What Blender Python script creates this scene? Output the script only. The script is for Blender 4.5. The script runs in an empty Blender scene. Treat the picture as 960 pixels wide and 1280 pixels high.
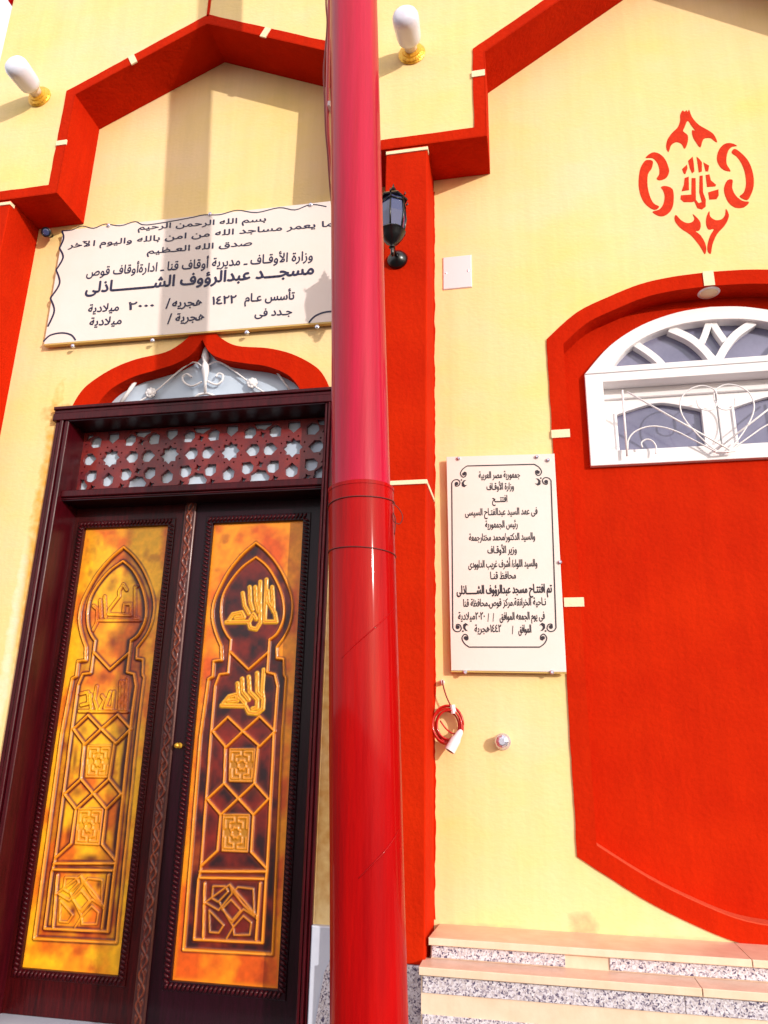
import bpy, math, random, bmesh
import numpy as np
from mathutils import Vector, Matrix
random.seed(7); np.random.seed(7)
SC = bpy.context.scene
COL = SC.collection

# ------------------------------------------------------------------ camera
YAW, PITCH, ROLL, FPX = -0.19834529, 0.30678015, 0.02063164, 937.13
_cy, _sy, _cp, _sp = math.cos(YAW), math.sin(YAW), math.cos(PITCH), math.sin(PITCH)
FWD = Vector((_sy*_cp, _cy*_cp, _sp)); _r = Vector((_cy, -_sy, 0)); _u = _r.cross(FWD)
CR = math.cos(ROLL)*_r + math.sin(ROLL)*_u
CU = -math.sin(ROLL)*_r + math.cos(ROLL)*_u
cd = bpy.data.cameras.new('camera'); cam = bpy.data.objects.new('camera', cd); COL.objects.link(cam)
cd.sensor_fit = 'VERTICAL'; cd.sensor_height = 24; cd.lens = FPX/1280*24
cd.clip_start = 0.05; cd.clip_end = 2000
cam.matrix_world = Matrix(((CR.x, CU.x, -FWD.x, 0), (CR.y, CU.y, -FWD.y, -3.0), (CR.z, CU.z, -FWD.z, 0), (0, 0, 0, 1)))
SC.camera = cam

def at(px, py, y=0.0):
    """point of the photograph's pixel on the vertical plane Y = y (facade wall is Y = 0)"""
    d = CR*((px-480)/FPX) - CU*((py-640)/FPX) + FWD
    k = (3.0+y)/d.y
    return (d.x*k, d.z*k)

# ------------------------------------------------------------------ light
SUN = Vector((1.1, -1.0, 0.36)).normalized()           # towards the sun
EL = math.asin(SUN.z); AZ = math.atan2(SUN.x, SUN.y)
w = bpy.data.worlds.new('World'); SC.world = w; w.use_nodes = True
nt = w.node_tree; bg = nt.nodes['Background']
sky = nt.nodes.new('ShaderNodeTexSky'); sky.sky_type = 'NISHITA'; sky.sun_disc = False
sky.sun_elevation = EL; sky.sun_rotation = AZ; sky.air_density = 1.0; sky.dust_density = 4.0
# thin bright overcast veil with soft clouds over the blue
_tc = nt.nodes.new('ShaderNodeTexCoord'); _n = nt.nodes.new('ShaderNodeTexNoise'); _n.inputs['Scale'].default_value = 2.2; _n.inputs['Detail'].default_value = 5
_r = nt.nodes.new('ShaderNodeValToRGB'); _r.color_ramp.elements[0].position = 0.3; _r.color_ramp.elements[0].color = (0.35, 0.35, 0.35, 1); _r.color_ramp.elements[1].position = 0.62; _r.color_ramp.elements[1].color = (0.85, 0.85, 0.85, 1)
_m = nt.nodes.new('ShaderNodeMixRGB'); _m.inputs[2].default_value = (6.6, 6.4, 6.5, 1)
nt.links.new(_tc.outputs['Generated'], _n.inputs['Vector']); nt.links.new(_n.outputs['Fac'], _r.inputs[0]); nt.links.new(_r.outputs[0], _m.inputs[0])
nt.links.new(sky.outputs[0], _m.inputs[1]); nt.links.new(_m.outputs[0], bg.inputs[0]); bg.inputs[1].default_value = 0.15
sl = bpy.data.lights.new('sun', 'SUN'); sl.energy = 2.0; sl.angle = math.radians(0.7); sl.color = (1.0, 0.95, 0.88)
so = bpy.data.objects.new('sun', sl); COL.objects.link(so)
so.rotation_euler = SUN.to_track_quat('Z', 'Y').to_euler()
SC.view_settings.view_transform = 'Standard'; SC.view_settings.look = 'None'
SC.view_settings.exposure = 0.72; SC.view_settings.gamma = 1.0

# ------------------------------------------------------------------ materials
def mat(name, col, rough=0.6, var=0.0, vscale=6.0, bump=0.0, bscale=60.0, coat=0.0, metal=0.0, spec=0.5, stretch=(1, 1, 1), col2=None, coatr=0.08, streak=0.0):
    m = bpy.data.materials.new(name); m.use_nodes = True
    t = m.node_tree; b = t.nodes['Principled BSDF']
    b.inputs['Roughness'].default_value = rough; b.inputs['Metallic'].default_value = metal
    b.inputs['Specular IOR Level'].default_value = spec
    b.inputs['Coat Weight'].default_value = coat; b.inputs['Coat Roughness'].default_value = coatr
    b.inputs['Base Color'].default_value = (*col, 1)
    if var or bump or col2:
        tc = t.nodes.new('ShaderNodeTexCoord'); mp = t.nodes.new('ShaderNodeMapping')
        mp.inputs['Scale'].default_value = stretch
        t.links.new(tc.outputs['Object'], mp.inputs[0])
    if var or col2:
        n = t.nodes.new('ShaderNodeTexNoise'); n.inputs['Scale'].default_value = vscale; n.inputs['Detail'].default_value = 6
        n.inputs['Roughness'].default_value = 0.62
        t.links.new(mp.outputs[0], n.inputs['Vector'])
        r = t.nodes.new('ShaderNodeValToRGB'); r.color_ramp.elements[0].position = 0.3; r.color_ramp.elements[1].position = 0.7
        c2 = col2 or tuple(c*(1-var) for c in col)
        r.color_ramp.elements[0].color = (*c2, 1); r.color_ramp.elements[1].color = (*col, 1)
        t.links.new(n.outputs['Fac'], r.inputs[0]); t.links.new(r.outputs[0], b.inputs['Base Color'])
    if streak:                                    # brush, roller and rain marks running down
        mp2 = t.nodes.new('ShaderNodeMapping'); mp2.inputs['Scale'].default_value = (14, 14, 0.9); t.links.new(tc.outputs['Object'], mp2.inputs[0])
        n3 = t.nodes.new('ShaderNodeTexNoise'); n3.inputs['Scale'].default_value = 1.0; n3.inputs['Detail'].default_value = 7; n3.inputs['Roughness'].default_value = 0.7
        t.links.new(mp2.outputs[0], n3.inputs['Vector'])
        r3 = t.nodes.new('ShaderNodeMapRange'); r3.inputs[1].default_value = 0.35; r3.inputs[2].default_value = 0.65; r3.inputs[3].default_value = 1-streak; r3.inputs[4].default_value = 1.0
        t.links.new(n3.outputs['Fac'], r3.inputs[0])
        mu = t.nodes.new('ShaderNodeMixRGB'); mu.blend_type = 'MULTIPLY'; mu.inputs[0].default_value = 1.0
        t.links.new(b.inputs['Base Color'].links[0].from_socket, mu.inputs[1]); t.links.new(r3.outputs[0], mu.inputs[2]); t.links.new(mu.outputs[0], b.inputs['Base Color'])
    if bump:
        n2 = t.nodes.new('ShaderNodeTexNoise'); n2.inputs['Scale'].default_value = bscale; n2.inputs['Detail'].default_value = 5
        t.links.new(mp.outputs[0], n2.inputs['Vector'])
        bp = t.nodes.new('ShaderNodeBump'); bp.inputs['Strength'].default_value = bump; bp.inputs['Distance'].default_value = 0.01
        t.links.new(n2.outputs['Fac'], bp.inputs['Height']); t.links.new(bp.outputs[0], b.inputs['Normal'])
    return m

YEL = mat('yellow_plaster', (0.87, 0.64, 0.37), 0.85, 0, 1.3, 0.18, 40, spec=0.2, col2=(0.85, 0.63, 0.225), streak=0.07, stretch=(1, 1, 1.6))
CREAM = mat('cream_paint', (0.86, 0.70, 0.46), 0.8, 0.06, 12, 0.2, 80, spec=0.25)
RED = mat('red_plaster', (0.53, 0.018, 0.0006), 0.85, 0, 4, 0.35, 55, spec=0.06, col2=(0.46, 0.012, 0.0004), streak=0.11)
SILL = mat('sunlit_dusty_red_sill', (0.62, 0.075, 0.03), 0.8, 0.1, 30, 0.3, 70, spec=0.15)  # paler red: sunlight on the ledge painted into its dusty colour
MED = mat('red_stencil_paint', (0.64, 0.035, 0.006), 0.8, 0, 25, 0.2, 90, spec=0.2, col2=(0.5, 0.02, 0.003))
POLE = mat('glossy_red_paint', (0.44, 0.0022, 0.0016), 0.5, 0, 3, 0.20, 18, coat=0.24, spec=0.04, streak=0.28, stretch=(6, 6, 0.6), col2=(0.34, 0.0006, 0.002), coatr=0.07)
POLEU = mat('sky_tinted_gloss_paint', (0.50, 0.0035, 0.040), 0.45, 0, 3, 0.12, 14, coat=0.40, spec=0.1, stretch=(9, 9, 0.5), col2=(0.40, 0.002, 0.022), coatr=0.09, streak=0.22)  # pink sky sheen of the upper pipe put into the base colour
WIREM = mat('dark_wire', (0.10, 0.006, 0.004), 0.6)
REDCABLE = mat('red_cable', (0.5, 0.008, 0.005), 0.35, coat=0.4)
DARKCABLE = mat('dark_red_cable', (0.22, 0.008, 0.004), 0.5)
WOOD = mat('dark_varnished_wood', (0.060, 0.0022, 0.003), 0.35, 0, 9, 0.12, 30, spec=0.18, coat=0.14, stretch=(9, 9, 0.8), col2=(0.018, 0.0008, 0.0014), coatr=0.12)
WOOD_SHADE = mat('shaded_varnished_wood', (0.020, 0.001, 0.006), 0.35, 0, 9, 0.12, 30, spec=0.18, coat=0.14, stretch=(9, 9, 0.8), col2=(0.010, 0.0006, 0.002), coatr=0.12)  # darker copy of the door wood: shade painted into right leaf and soffits
WOODR = mat('red_brown_varnished_wood', (0.065, 0.0025, 0.006), 0.35, 0, 7, 0.12, 30, spec=0.18, coat=0.14, stretch=(9, 9, 0.8), col2=(0.03, 0.001, 0.003), coatr=0.14)
LATT = mat('lattice_wood', (0.24, 0.014, 0.006), 0.4, 0, 8, 0.1, 60, coat=0.2, col2=(0.09, 0.004, 0.010))
WHITE = mat('white_paint', (0.82, 0.79, 0.80), 0.45, 0.05, 8, 0.05, 60)
PLASTIC = mat('white_plastic', (0.72, 0.67, 0.70), 0.4)
PANE = mat('blue_grey_glass', (0.26, 0.25, 0.36), 0.12, 0, 2.6, coat=0.4, col2=(0.12, 0.12, 0.20), coatr=0.03)
FROST = mat('pale_frosted_glass', (0.56, 0.64, 0.74), 0.25, 0, 3.0, coat=0.3, col2=(0.42, 0.50, 0.62))
PLAQ = mat('white_plaque_board', (0.78, 0.68, 0.64), 0.5, 0, 4, 0.04, 60, spec=0.3, col2=(0.75, 0.64, 0.58))
PEDGE = mat('plaque_edge', (0.55, 0.36, 0.10), 0.5)
INK = mat('navy_ink', (0.012, 0.008, 0.045), 0.5)
INK2 = mat('black_ink', (0.02, 0.012, 0.02), 0.5)
BLACK = mat('black_metal', (0.003, 0.003, 0.004), 0.3, coat=0.15)
LGLASS = mat('lantern_glass', (0.05, 0.06, 0.15), 0.08, coat=0.5)
GOLDM = mat('gold_metal', (0.90, 0.52, 0.07), 0.3, 0, 40, 0.3, 120, metal=0.55, col2=(0.7, 0.33, 0.02))
GLOBE = mat('frosted_globe', (0.74, 0.75, 0.88), 0.25, coat=0.3)
STEMM = mat('lamp_stem', (0.72, 0.62, 0.58), 0.4)
CHROME = mat('chrome', (0.66, 0.66, 0.78), 0.22, metal=0.75)
MARB = mat('peach_marble', (0.80, 0.54, 0.41), 0.45, 0, 14, 0.08, 40, col2=(0.68, 0.41, 0.29), coat=0.1, streak=0.06)
MARBC = mat('cream_marble', (0.82, 0.64, 0.48), 0.45, 0, 12, 0.08, 40, col2=(0.76, 0.54, 0.38), coat=0.1, streak=0.08)
MARBG = mat('grey_white_marble', (0.62, 0.64, 0.72), 0.35, 0, 6, 0.05, 40, col2=(0.5, 0.52, 0.62), coat=0.2)
GROUND = mat('dusty_asphalt', (0.07, 0.06, 0.055), 0.9, 0.2, 2, 0.3, 30)

def terrazzo():
    m = bpy.data.materials.new('terrazzo'); m.use_nodes = True; t = m.node_tree; b = t.nodes['Principled BSDF']
    b.inputs['Roughness'].default_value = 0.35
    tc = t.nodes.new('ShaderNodeTexCoord')
    n0 = t.nodes.new('ShaderNodeTexNoise'); n0.inputs['Scale'].default_value = 90; n0.inputs['Detail'].default_value = 3
    mx = t.nodes.new('ShaderNodeMixRGB'); mx.blend_type = 'ADD'; mx.inputs[0].default_value = 0.012
    t.links.new(tc.outputs['Object'], n0.inputs['Vector']); t.links.new(tc.outputs['Object'], mx.inputs[1]); t.links.new(n0.outputs['Color'], mx.inputs[2])
    v = t.nodes.new('ShaderNodeTexVoronoi'); v.inputs['Scale'].default_value = 215
    t.links.new(mx.outputs[0], v.inputs['Vector'])
    r = t.nodes.new('ShaderNodeValToRGB'); r.color_ramp.interpolation = 'CONSTANT'
    e = r.color_ramp.elements; e[0].position = 0; e[0].color = (0.09, 0.07, 0.13, 1)
    e[1].position = 0.12; e[1].color = (0.30, 0.26, 0.32, 1)
    for p, c in ((0.26, (0.54, 0.48, 0.50)), (0.50, (0.64, 0.60, 0.66)), (0.80, (0.48, 0.42, 0.46)), (0.90, (0.72, 0.68, 0.72))):
        k = e.new(p); k.color = (*c, 1)
    s = t.nodes.new('ShaderNodeSeparateColor'); t.links.new(v.outputs['Color'], s.inputs[0]); t.links.new(s.outputs[0], r.inputs[0])
    t.links.new(r.outputs[0], b.inputs['Base Color'])
    return m
TERR = terrazzo()

def stained(src, name, spots):
    """copy of a paint with blotchy stains and painted shade: spots = (x, z, half width, half height, strength, colour) in the object's own space"""
    m = src.copy(); m.name = name; t = m.node_tree; b = t.nodes['Principled BSDF']; L = t.links.new
    col = b.inputs['Base Color'].links[0].from_socket
    tc = t.nodes.new('ShaderNodeTexCoord'); sp = t.nodes.new('ShaderNodeSeparateXYZ'); L(tc.outputs['Object'], sp.inputs[0])
    no = t.nodes.new('ShaderNodeTexNoise'); no.inputs['Scale'].default_value = 22; no.inputs['Detail'].default_value = 6; L(tc.outputs['Object'], no.inputs['Vector'])
    def mth(op, a, v):
        k = t.nodes.new('ShaderNodeMath'); k.operation = op
        for i, q in enumerate((a, v)):
            if isinstance(q, (int, float)): k.inputs[i].default_value = q
            else: L(q, k.inputs[i])
        return k.outputs[0]
    for x, z, w, h, st, c in spots:
        dx = mth('POWER', mth('ABSOLUTE', mth('DIVIDE', mth('SUBTRACT', sp.outputs[0], x), w), 0), 2); dz = mth('POWER', mth('ABSOLUTE', mth('DIVIDE', mth('SUBTRACT', sp.outputs[2], z), h), 0), 4)
        q = mth('SUBTRACT', 1.0, mth('ADD', dx, dz)); q = mth('ADD', q, mth('MULTIPLY', mth('SUBTRACT', no.outputs['Fac'], 0.5), 3.0))
        k = t.nodes.new('ShaderNodeMath'); k.operation = 'MULTIPLY'; k.use_clamp = True; L(mth('MULTIPLY', q, st), k.inputs[0]); k.inputs[1].default_value = 1.0
        mn = mth('MINIMUM', k.outputs[0], min(1.0, st*1.3))
        mx = t.nodes.new('ShaderNodeMixRGB'); L(mn, mx.inputs[0]); L(col, mx.inputs[1]); mx.inputs[2].default_value = (*c, 1); col = mx.outputs[0]
    L(col, b.inputs['Base Color']); return m
OCH = (0.72, 0.36, 0.06)
YELW = stained(YEL, 'yellow_plaster_weathered_shaded', [(-2.265, 2.6, 0.045, 0.75, 0.75, OCH), (-2.25, 3.15, 0.10, 0.05, 0.6, (0.6, 0.26, 0.05)), (0.13, 1.02, 0.06, 0.06, 0.6, (0.45, 0.32, 0.18)),
    (-0.20, 1.0, 0.18, 0.020, 0.6, (0.6, 0.45, 0.25)), (0.55, 1.0, 0.35, 0.02, 0.6, (0.6, 0.45, 0.25)), (-2.30, 2.0, 0.03, 0.55, 0.5, (0.85, 0.78, 0.6)), (-0.80, 1.6, 0.10, 0.6, 0.6, (0.55, 0.24, 0.04))])  # last spot paints in the shade on the wall strip right of the door
def attr_mat(name, rough=0.3, coat=0.5):
    m = bpy.data.materials.new(name); m.use_nodes = True; t = m.node_tree; b = t.nodes['Principled BSDF']
    a = t.nodes.new('ShaderNodeAttribute'); a.attribute_name = 'stain'
    t.links.new(a.outputs['Color'], b.inputs['Base Color'])
    b.inputs['Roughness'].default_value = rough; b.inputs['Coat Weight'].default_value = coat; b.inputs['Coat Roughness'].default_value = 0.12
    return m
CARVED = attr_mat('stained_carved_wood', 0.42, 0.10)
CARVEDM = attr_mat('stained_carved_strip', 0.5, 0.1)

# ------------------------------------------------------------------ helpers
def link(o, parent=None):
    COL.objects.link(o)
    if parent: o.parent = parent
    return o
def tag(o, label=None, cat=None, group=None, kind=None):
    if label: o['label'] = label
    if cat: o['category'] = cat
    if group: o['group'] = group
    if kind: o['kind'] = kind
    return o
def thing(name, loc, label, cat, group=None):
    o = bpy.data.objects.new(name, None); o.empty_display_size = 0.1; o.location = loc; link(o)
    ORG[o.name] = Vector(loc)
    return tag(o, label, cat, group)
ORG = {}
def origin(p):
    v = Vector((0, 0, 0))
    while p is not None:
        v += p.location; p = p.parent
    return v
def from_data(name, verts, faces, m, parent=None, smooth=False):
    o0 = origin(parent)
    me = bpy.data.meshes.new(name); me.from_pydata([tuple(Vector(v)-o0) for v in verts], [], faces); me.update()
    me.materials.append(m)
    if smooth: me.shade_smooth()
    return link(bpy.data.objects.new(name, me), parent)

class MB:
    def __init__(s): s.v = []; s.f = []
    def add(s, vs, fs):
        n = len(s.v); s.v += [tuple(v) for v in vs]; s.f += [tuple(i+n for i in f) for f in fs]; return s
    def box(s, x0, x1, y0, y1, z0, z1):
        vs = [(x, y, z) for x in (x0, x1) for y in (y0, y1) for z in (z0, z1)]
        return s.add(vs, [(0, 1, 3, 2), (4, 6, 7, 5), (0, 4, 5, 1), (2, 3, 7, 6), (0, 2, 6, 4), (1, 5, 7, 3)])
    def bbox(s, x0, x1, y0, y1, z0, z1, b=0.003):
        """box with the front (low Y) edges chamfered"""
        vs = [(x0, y1, z0), (x1, y1, z0), (x1, y1, z1), (x0, y1, z1), (x0, y0+b, z0), (x1, y0+b, z0), (x1, y0+b, z1), (x0, y0+b, z1),
              (x0+b, y0, z0+b), (x1-b, y0, z0+b), (x1-b, y0, z1-b), (x0+b, y0, z1-b)]
        fs = [(3, 2, 1, 0), (0, 1, 5, 4), (1, 2, 6, 5), (2, 3, 7, 6), (3, 0, 4, 7), (4, 5, 9, 8), (5, 6, 10, 9), (6, 7, 11, 10), (7, 4, 8, 11), (8, 9, 10, 11)]
        return s.add(vs, fs)
    def tube(s, pts, r, n=8, closed=False, caps=True):
        P = [Vector(p) for p in pts]; N = len(P); base = len(s.v); prev = None
        for i, p in enumerate(P):
            if closed: t = (P[(i+1) % N]-P[i-1])
            else: t = P[min(i+1, N-1)]-P[max(i-1, 0)]
            if t.length < 1e-9: t = Vector((0, 0, 1))
            t.normalize()
            if prev is None:
                a = t.cross(Vector((0, 1, 0)));
                if a.length < 0.1: a = t.cross(Vector((1, 0, 0)))
            else: a = prev - t*prev.dot(t)
            a.normalize(); prev = a; b = t.cross(a)
            rr = r[i] if isinstance(r, (list, tuple)) else r
            for k in range(n):
                q = 2*math.pi*k/n; s.v.append(tuple(p+a*(rr*math.cos(q))+b*(rr*math.sin(q))))
        M = N if closed else N-1
        for i in range(M):
            for k in range(n):
                a0 = base+i*n+k; a1 = base+i*n+(k+1) % n; b0 = base+((i+1) % N)*n+k; b1 = base+((i+1) % N)*n+(k+1) % n
                s.f.append((a0, a1, b1, b0))
        if caps and not closed:
            s.f.append(tuple(base+k for k in reversed(range(n)))); s.f.append(tuple(base+(N-1)*n+k for k in range(n)))
        return s
    def lathe(s, prof, org, axis, n=24):
        """prof: list of (distance along axis, radius)"""
        ax = Vector(axis).normalized(); a = ax.cross(Vector((0, 1, 0)) if abs(ax.y) < 0.9 else Vector((1, 0, 0))).normalized(); b = ax.cross(a)
        base = len(s.v); o = Vector(org)
        for d, r in prof:
            for k in range(n):
                q = 2*math.pi*k/n; s.v.append(tuple(o+ax*d+a*(r*math.cos(q))+b*(r*math.sin(q))))
        for i in range(len(prof)-1):
            for k in range(n):
                s.f.append((base+i*n+k, base+i*n+(k+1) % n, base+(i+1)*n+(k+1) % n, base+(i+1)*n+k))
        s.f.append(tuple(base+k for k in reversed(range(n)))); s.f.append(tuple(base+(len(prof)-1)*n+k for k in range(n)))
        return s
    def build(s, name, m, parent=None, smooth=False, angle=None):
        o = from_data(name, s.v, s.f, m, parent)
        bm = bmesh.new(); bm.from_mesh(o.data); bmesh.ops.recalc_face_normals(bm, faces=bm.faces); bm.to_mesh(o.data); bm.free()
        if smooth:
            o.data.shade_smooth()
            if angle: o.data.set_sharp_from_angle(angle=math.radians(angle))
        return o

def area(p): return 0.5*sum(p[i-1][0]*p[i][1]-p[i][0]*p[i-1][1] for i in range(len(p)))
def offset(p, d, closed=True):
    """move a polyline to its left by d (mitred)"""
    out = []; n = len(p)
    for i in range(n):
        a = p[i-1] if (closed or i > 0) else None; c = p[(i+1) % n] if (closed or i < n-1) else None; q = p[i]
        ns = []
        for u, v in ((a, q), (q, c)):
            if u is None or v is None: continue
            dx, dy = v[0]-u[0], v[1]-u[1]; L = math.hypot(dx, dy)
            if L > 1e-9: ns.append((-dy/L, dx/L))
        if len(ns) == 1: nx, ny = ns[0]; k = 1
        else:
            nx, ny = ns[0][0]+ns[1][0], ns[0][1]+ns[1][1]; L2 = (nx*nx+ny*ny)/2; k = 1/max(L2, 0.3)
        out.append((q[0]+nx*k*d, q[1]+ny*k*d))
    return out
def inset(p, d): return offset(p, d if area(p) > 0 else -d)
def smooth_path(p, k=6, closed=False):
    out = []; n = len(p)
    rng = range(n if closed else n-1)
    for i in rng:
        g = lambda j: p[j % n] if closed else p[max(0, min(n-1, j))]
        p0, p1, p2, p3 = g(i-1), g(i), g(i+1), g(i+2)
        for s in range(k):
            t = s/k
            out.append(tuple(0.5*((2*b)+(-a+c)*t+(2*a-5*b+4*c-d)*t*t+(-a+3*b-3*c+d)*t**3) for a, b, c, d in zip(p0, p1, p2, p3)))
    if not closed: out.append(tuple(p[-1]))
    return out
def slab(name, outer, holes, y0, y1, m, parent=None, bev=0.0):
    """flat plate between Y=y0 (front) and Y=y1 from an outline in X,Z with holes"""
    c = bpy.data.curves.new('outline', 'CURVE'); c.dimensions = '2D'; c.fill_mode = 'BOTH'
    c.extrude = max((y1-y0)/2-bev, 0.0)
    if bev: c.bevel_depth = bev; c.bevel_resolution = 1; c.offset = -bev
    for k, pl in enumerate([outer]+list(holes)):
        a = area(pl)
        if (k == 0) != (a > 0): pl = list(reversed(pl))
        sp = c.splines.new('POLY'); sp.points.add(len(pl)-1)
        for i, q in enumerate(pl): sp.points[i].co = (q[0], q[1], 0, 1)
        sp.use_cyclic_u = True
    o = bpy.data.objects.new('outline', c); me = bpy.data.meshes.new_from_object(o)
    bpy.data.objects.remove(o); bpy.data.curves.remove(c)
    o0 = origin(parent); ym = (y0+y1)/2
    n = len(me.vertices); co = np.empty(n*3); me.vertices.foreach_get('co', co); co = co.reshape(-1, 3)
    co = np.stack([co[:, 0]-o0.x, ym-co[:, 2]-o0.y, co[:, 1]-o0.z], 1)
    me.vertices.foreach_set('co', co.ravel()); me.update(); me.name = name
    me.materials.clear(); me.materials.append(m)
    bm = bmesh.new(); bm.from_mesh(me); bmesh.ops.remove_doubles(bm, verts=bm.verts, dist=1e-6); bmesh.ops.recalc_face_normals(bm, faces=bm.faces); bm.to_mesh(me); bm.free()
    me.shade_flat()
    return link(bpy.data.objects.new(name, me), parent)
def lerp(a, b, t): return tuple(p+(q-p)*t for p, q in zip(a, b))
def rect(x0, x1, z0, z1): return [(x0, z0), (x1, z0), (x1, z1), (x0, z1)]
def strip(path, wd, closed=False):
    """outline of a stroke of width wd along a path"""
    L = offset(path, wd/2, closed); R = offset(path, -wd/2, closed)
    return L, R

# ------------------------------------------------------------------ arabic lettering
F = {'ا': (0xFE8D, 2), 'أ': (0xFE83, 2), 'إ': (0xFE87, 2), 'آ': (0xFE81, 2), 'ؤ': (0xFE85, 2), 'ئ': (0xFE89, 4), 'ب': (0xFE8F, 4), 'ة': (0xFE93, 2),
     'ت': (0xFE95, 4), 'ج': (0xFE9D, 4), 'ح': (0xFEA1, 4), 'خ': (0xFEA5, 4), 'د': (0xFEA9, 2), 'ذ': (0xFEAB, 2), 'ر': (0xFEAD, 2), 'ز': (0xFEAF, 2),
     'س': (0xFEB1, 4), 'ش': (0xFEB5, 4), 'ص': (0xFEB9, 4), 'ض': (0xFEBD, 4), 'ط': (0xFEC1, 4), 'ظ': (0xFEC5, 4), 'ع': (0xFEC9, 4), 'غ': (0xFECD, 4),
     'ف': (0xFED1, 4), 'ق': (0xFED5, 4), 'ك': (0xFED9, 4), 'ل': (0xFEDD, 4), 'م': (0xFEE1, 4), 'ن': (0xFEE5, 4), 'ه': (0xFEE9, 4), 'و': (0xFEED, 2),
     'ى': (0xFEEF, 2), 'ي': (0xFEF1, 4), 'ء': (0xFE80, 1)}
LA = {'ا': 0xFEFB, 'أ': 0xFEF7, 'إ': 0xFEF9, 'آ': 0xFEF5}
def shape(s):
    out = []; i = 0
    def fwd(ch): return ch == 'ـ' or (ch in F and F[ch][1] == 4)
    def bwd(ch): return ch == 'ـ' or (ch in F and F[ch][1] >= 2)
    while i < len(s):
        ch = s[i]; prev = s[i-1] if i else ' '
        j = fwd(prev) and bwd(ch)
        if ch == 'ل' and i+1 < len(s) and s[i+1] in LA:
            out.append(chr(LA[s[i+1]]+(1 if j else 0))); i += 2; continue
        if ch in F:
            b, n = F[ch]; nx = s[i+1] if i+1 < len(s) else ' '
            k = n == 4 and bwd(nx)
            out.append(chr(b+(0 if n == 1 else (3 if (j and k) else 2 if k else 1 if j else 0))))
        else: out.append(ch)
        i += 1
    r = ''.join(reversed(out)); res = ''; buf = ''
    for ch in r:                                   # numbers keep their own order
        if '٠' <= ch <= '٩': buf = ch+buf
        else: res += buf+ch; buf = ''
    return res+buf
def lettering(s, A, B, hgt, y, m, parent, bold=0.0, name='lettering'):
    """one line of print: baseline from A (left) to B (right) in X,Z, alef height hgt"""
    c = bpy.data.curves.new('t', 'FONT'); c.body = shape(s); c.resolution_u = 2; c.offset = 0.006; c.fill_mode = 'FRONT'; c.dimensions = '2D'
    o = bpy.data.objects.new('t', c); me = bpy.data.meshes.new_from_object(o); bpy.data.objects.remove(o); bpy.data.curves.remove(c)
    n = len(me.vertices); co = np.empty(n*3); me.vertices.foreach_get('co', co); co = co.reshape(-1, 3)
    x0, x1 = co[:, 0].min(), co[:, 0].max(); u = (co[:, 0]-x0)/(x1-x0)
    o0 = origin(parent); k = hgt/0.71
    X = A[0]+(B[0]-A[0])*u; Z = A[1]+(B[1]-A[1])*u+co[:, 1]*k
    base = np.stack([X-o0.x, np.full(n, y-o0.y), Z-o0.z], 1); polys = [tuple(p.vertices) for p in me.polygons]
    bpy.data.meshes.remove(me); vs = []; fs = []
    b = bold*hgt; sh = [(0, 0), (b, 0), (-b, 0), (0, b), (0, -b)] if bold else [(0, 0)]
    for q, (dx, dz) in enumerate(sh):                     # heavier strokes
        vs += (base+np.array([dx, -0.00006*q, dz])).tolist(); fs += [tuple(v+q*n for v in p) for p in polys]
    me = bpy.data.meshes.new(name); me.from_pydata(vs, [], fs); me.update()
    bm = bmesh.new(); bm.from_mesh(me)
    bmesh.ops.reverse_faces(bm, faces=[f for f in bm.faces if f.normal.y > 0]); bm.to_mesh(me); bm.free()
    me.materials.clear(); me.materials.append(m)
    return tag(link(bpy.data.objects.new(name, me), parent), kind='stuff')

# ================================================================== SETTING
g = MB(); g.add([(-300, -300, -1.6), (300, -300, -1.6), (300, 300, -1.6), (-300, 300, -1.6)], [(0, 1, 2, 3)])
tag(g.build('ground', GROUND), kind='structure')

# ================================================================== FACADE
FY = -0.235                                   # front layer of the facade
fac = thing('mosque_facade', (0, 0, -1.6), 'yellow and red mosque front with stepped arches, carved door and white fan window', 'building')
C1, C2 = -1.565, 0.82
ZS = 2.67
path = [(-2.81, ZS), (-2.288, ZS), (-2.288, 3.305), (C1, 3.655), (-0.842, 3.305), (-0.842, ZS), (-0.117, ZS), (-0.117, 3.165), (C2, 3.81),
        (2*C2+0.117, 3.165), (2*C2+0.117, ZS), (3.4, ZS)]
slab('spandrel_wall', path+[(3.4, 7.2), (-2.81, 7.2)], [], FY, -0.001, YEL, fac)
def rough(p, amp, step=0.03, closed_=True, seed=1):
    rs = random.Random(seed); out = []; n = len(p); v = 0
    for i in range(n if closed_ else n-1):
        a, b = p[i], p[(i+1) % n]; L = math.hypot(b[0]-a[0], b[1]-a[1]); k = max(1, int(L/step)); nx, nz = -(b[1]-a[1])/L, (b[0]-a[0])/L
        for j in range(k):
            v = 0.6*v+rs.uniform(-1, 1)*amp*(0 if j == 0 else 1); t = j/k; out.append((a[0]+(b[0]-a[0])*t+nx*v, a[1]+(b[1]-a[1])*t+nz*v))
    if not closed_: out.append(p[-1])
    return out
up = rough(offset(path, 0.054, False), 0.0014, 0.035, False); up[0] = (-2.812, up[0][1]); dn = offset(path, -0.004, False)
slab('arch_band', path+list(reversed(up)), [], FY-0.006, FY+0.002, RED, fac)
slab('arch_soffit', dn+list(reversed(offset(path, 0.001, False))), [], FY-0.006, -0.002, RED, fac)
# thin red line rising from the apex
MB().bbox(C1-0.012, C1+0.004, FY-0.006, FY+0.001, 3.70, 7.1).build('band_line', RED, fac)
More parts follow.
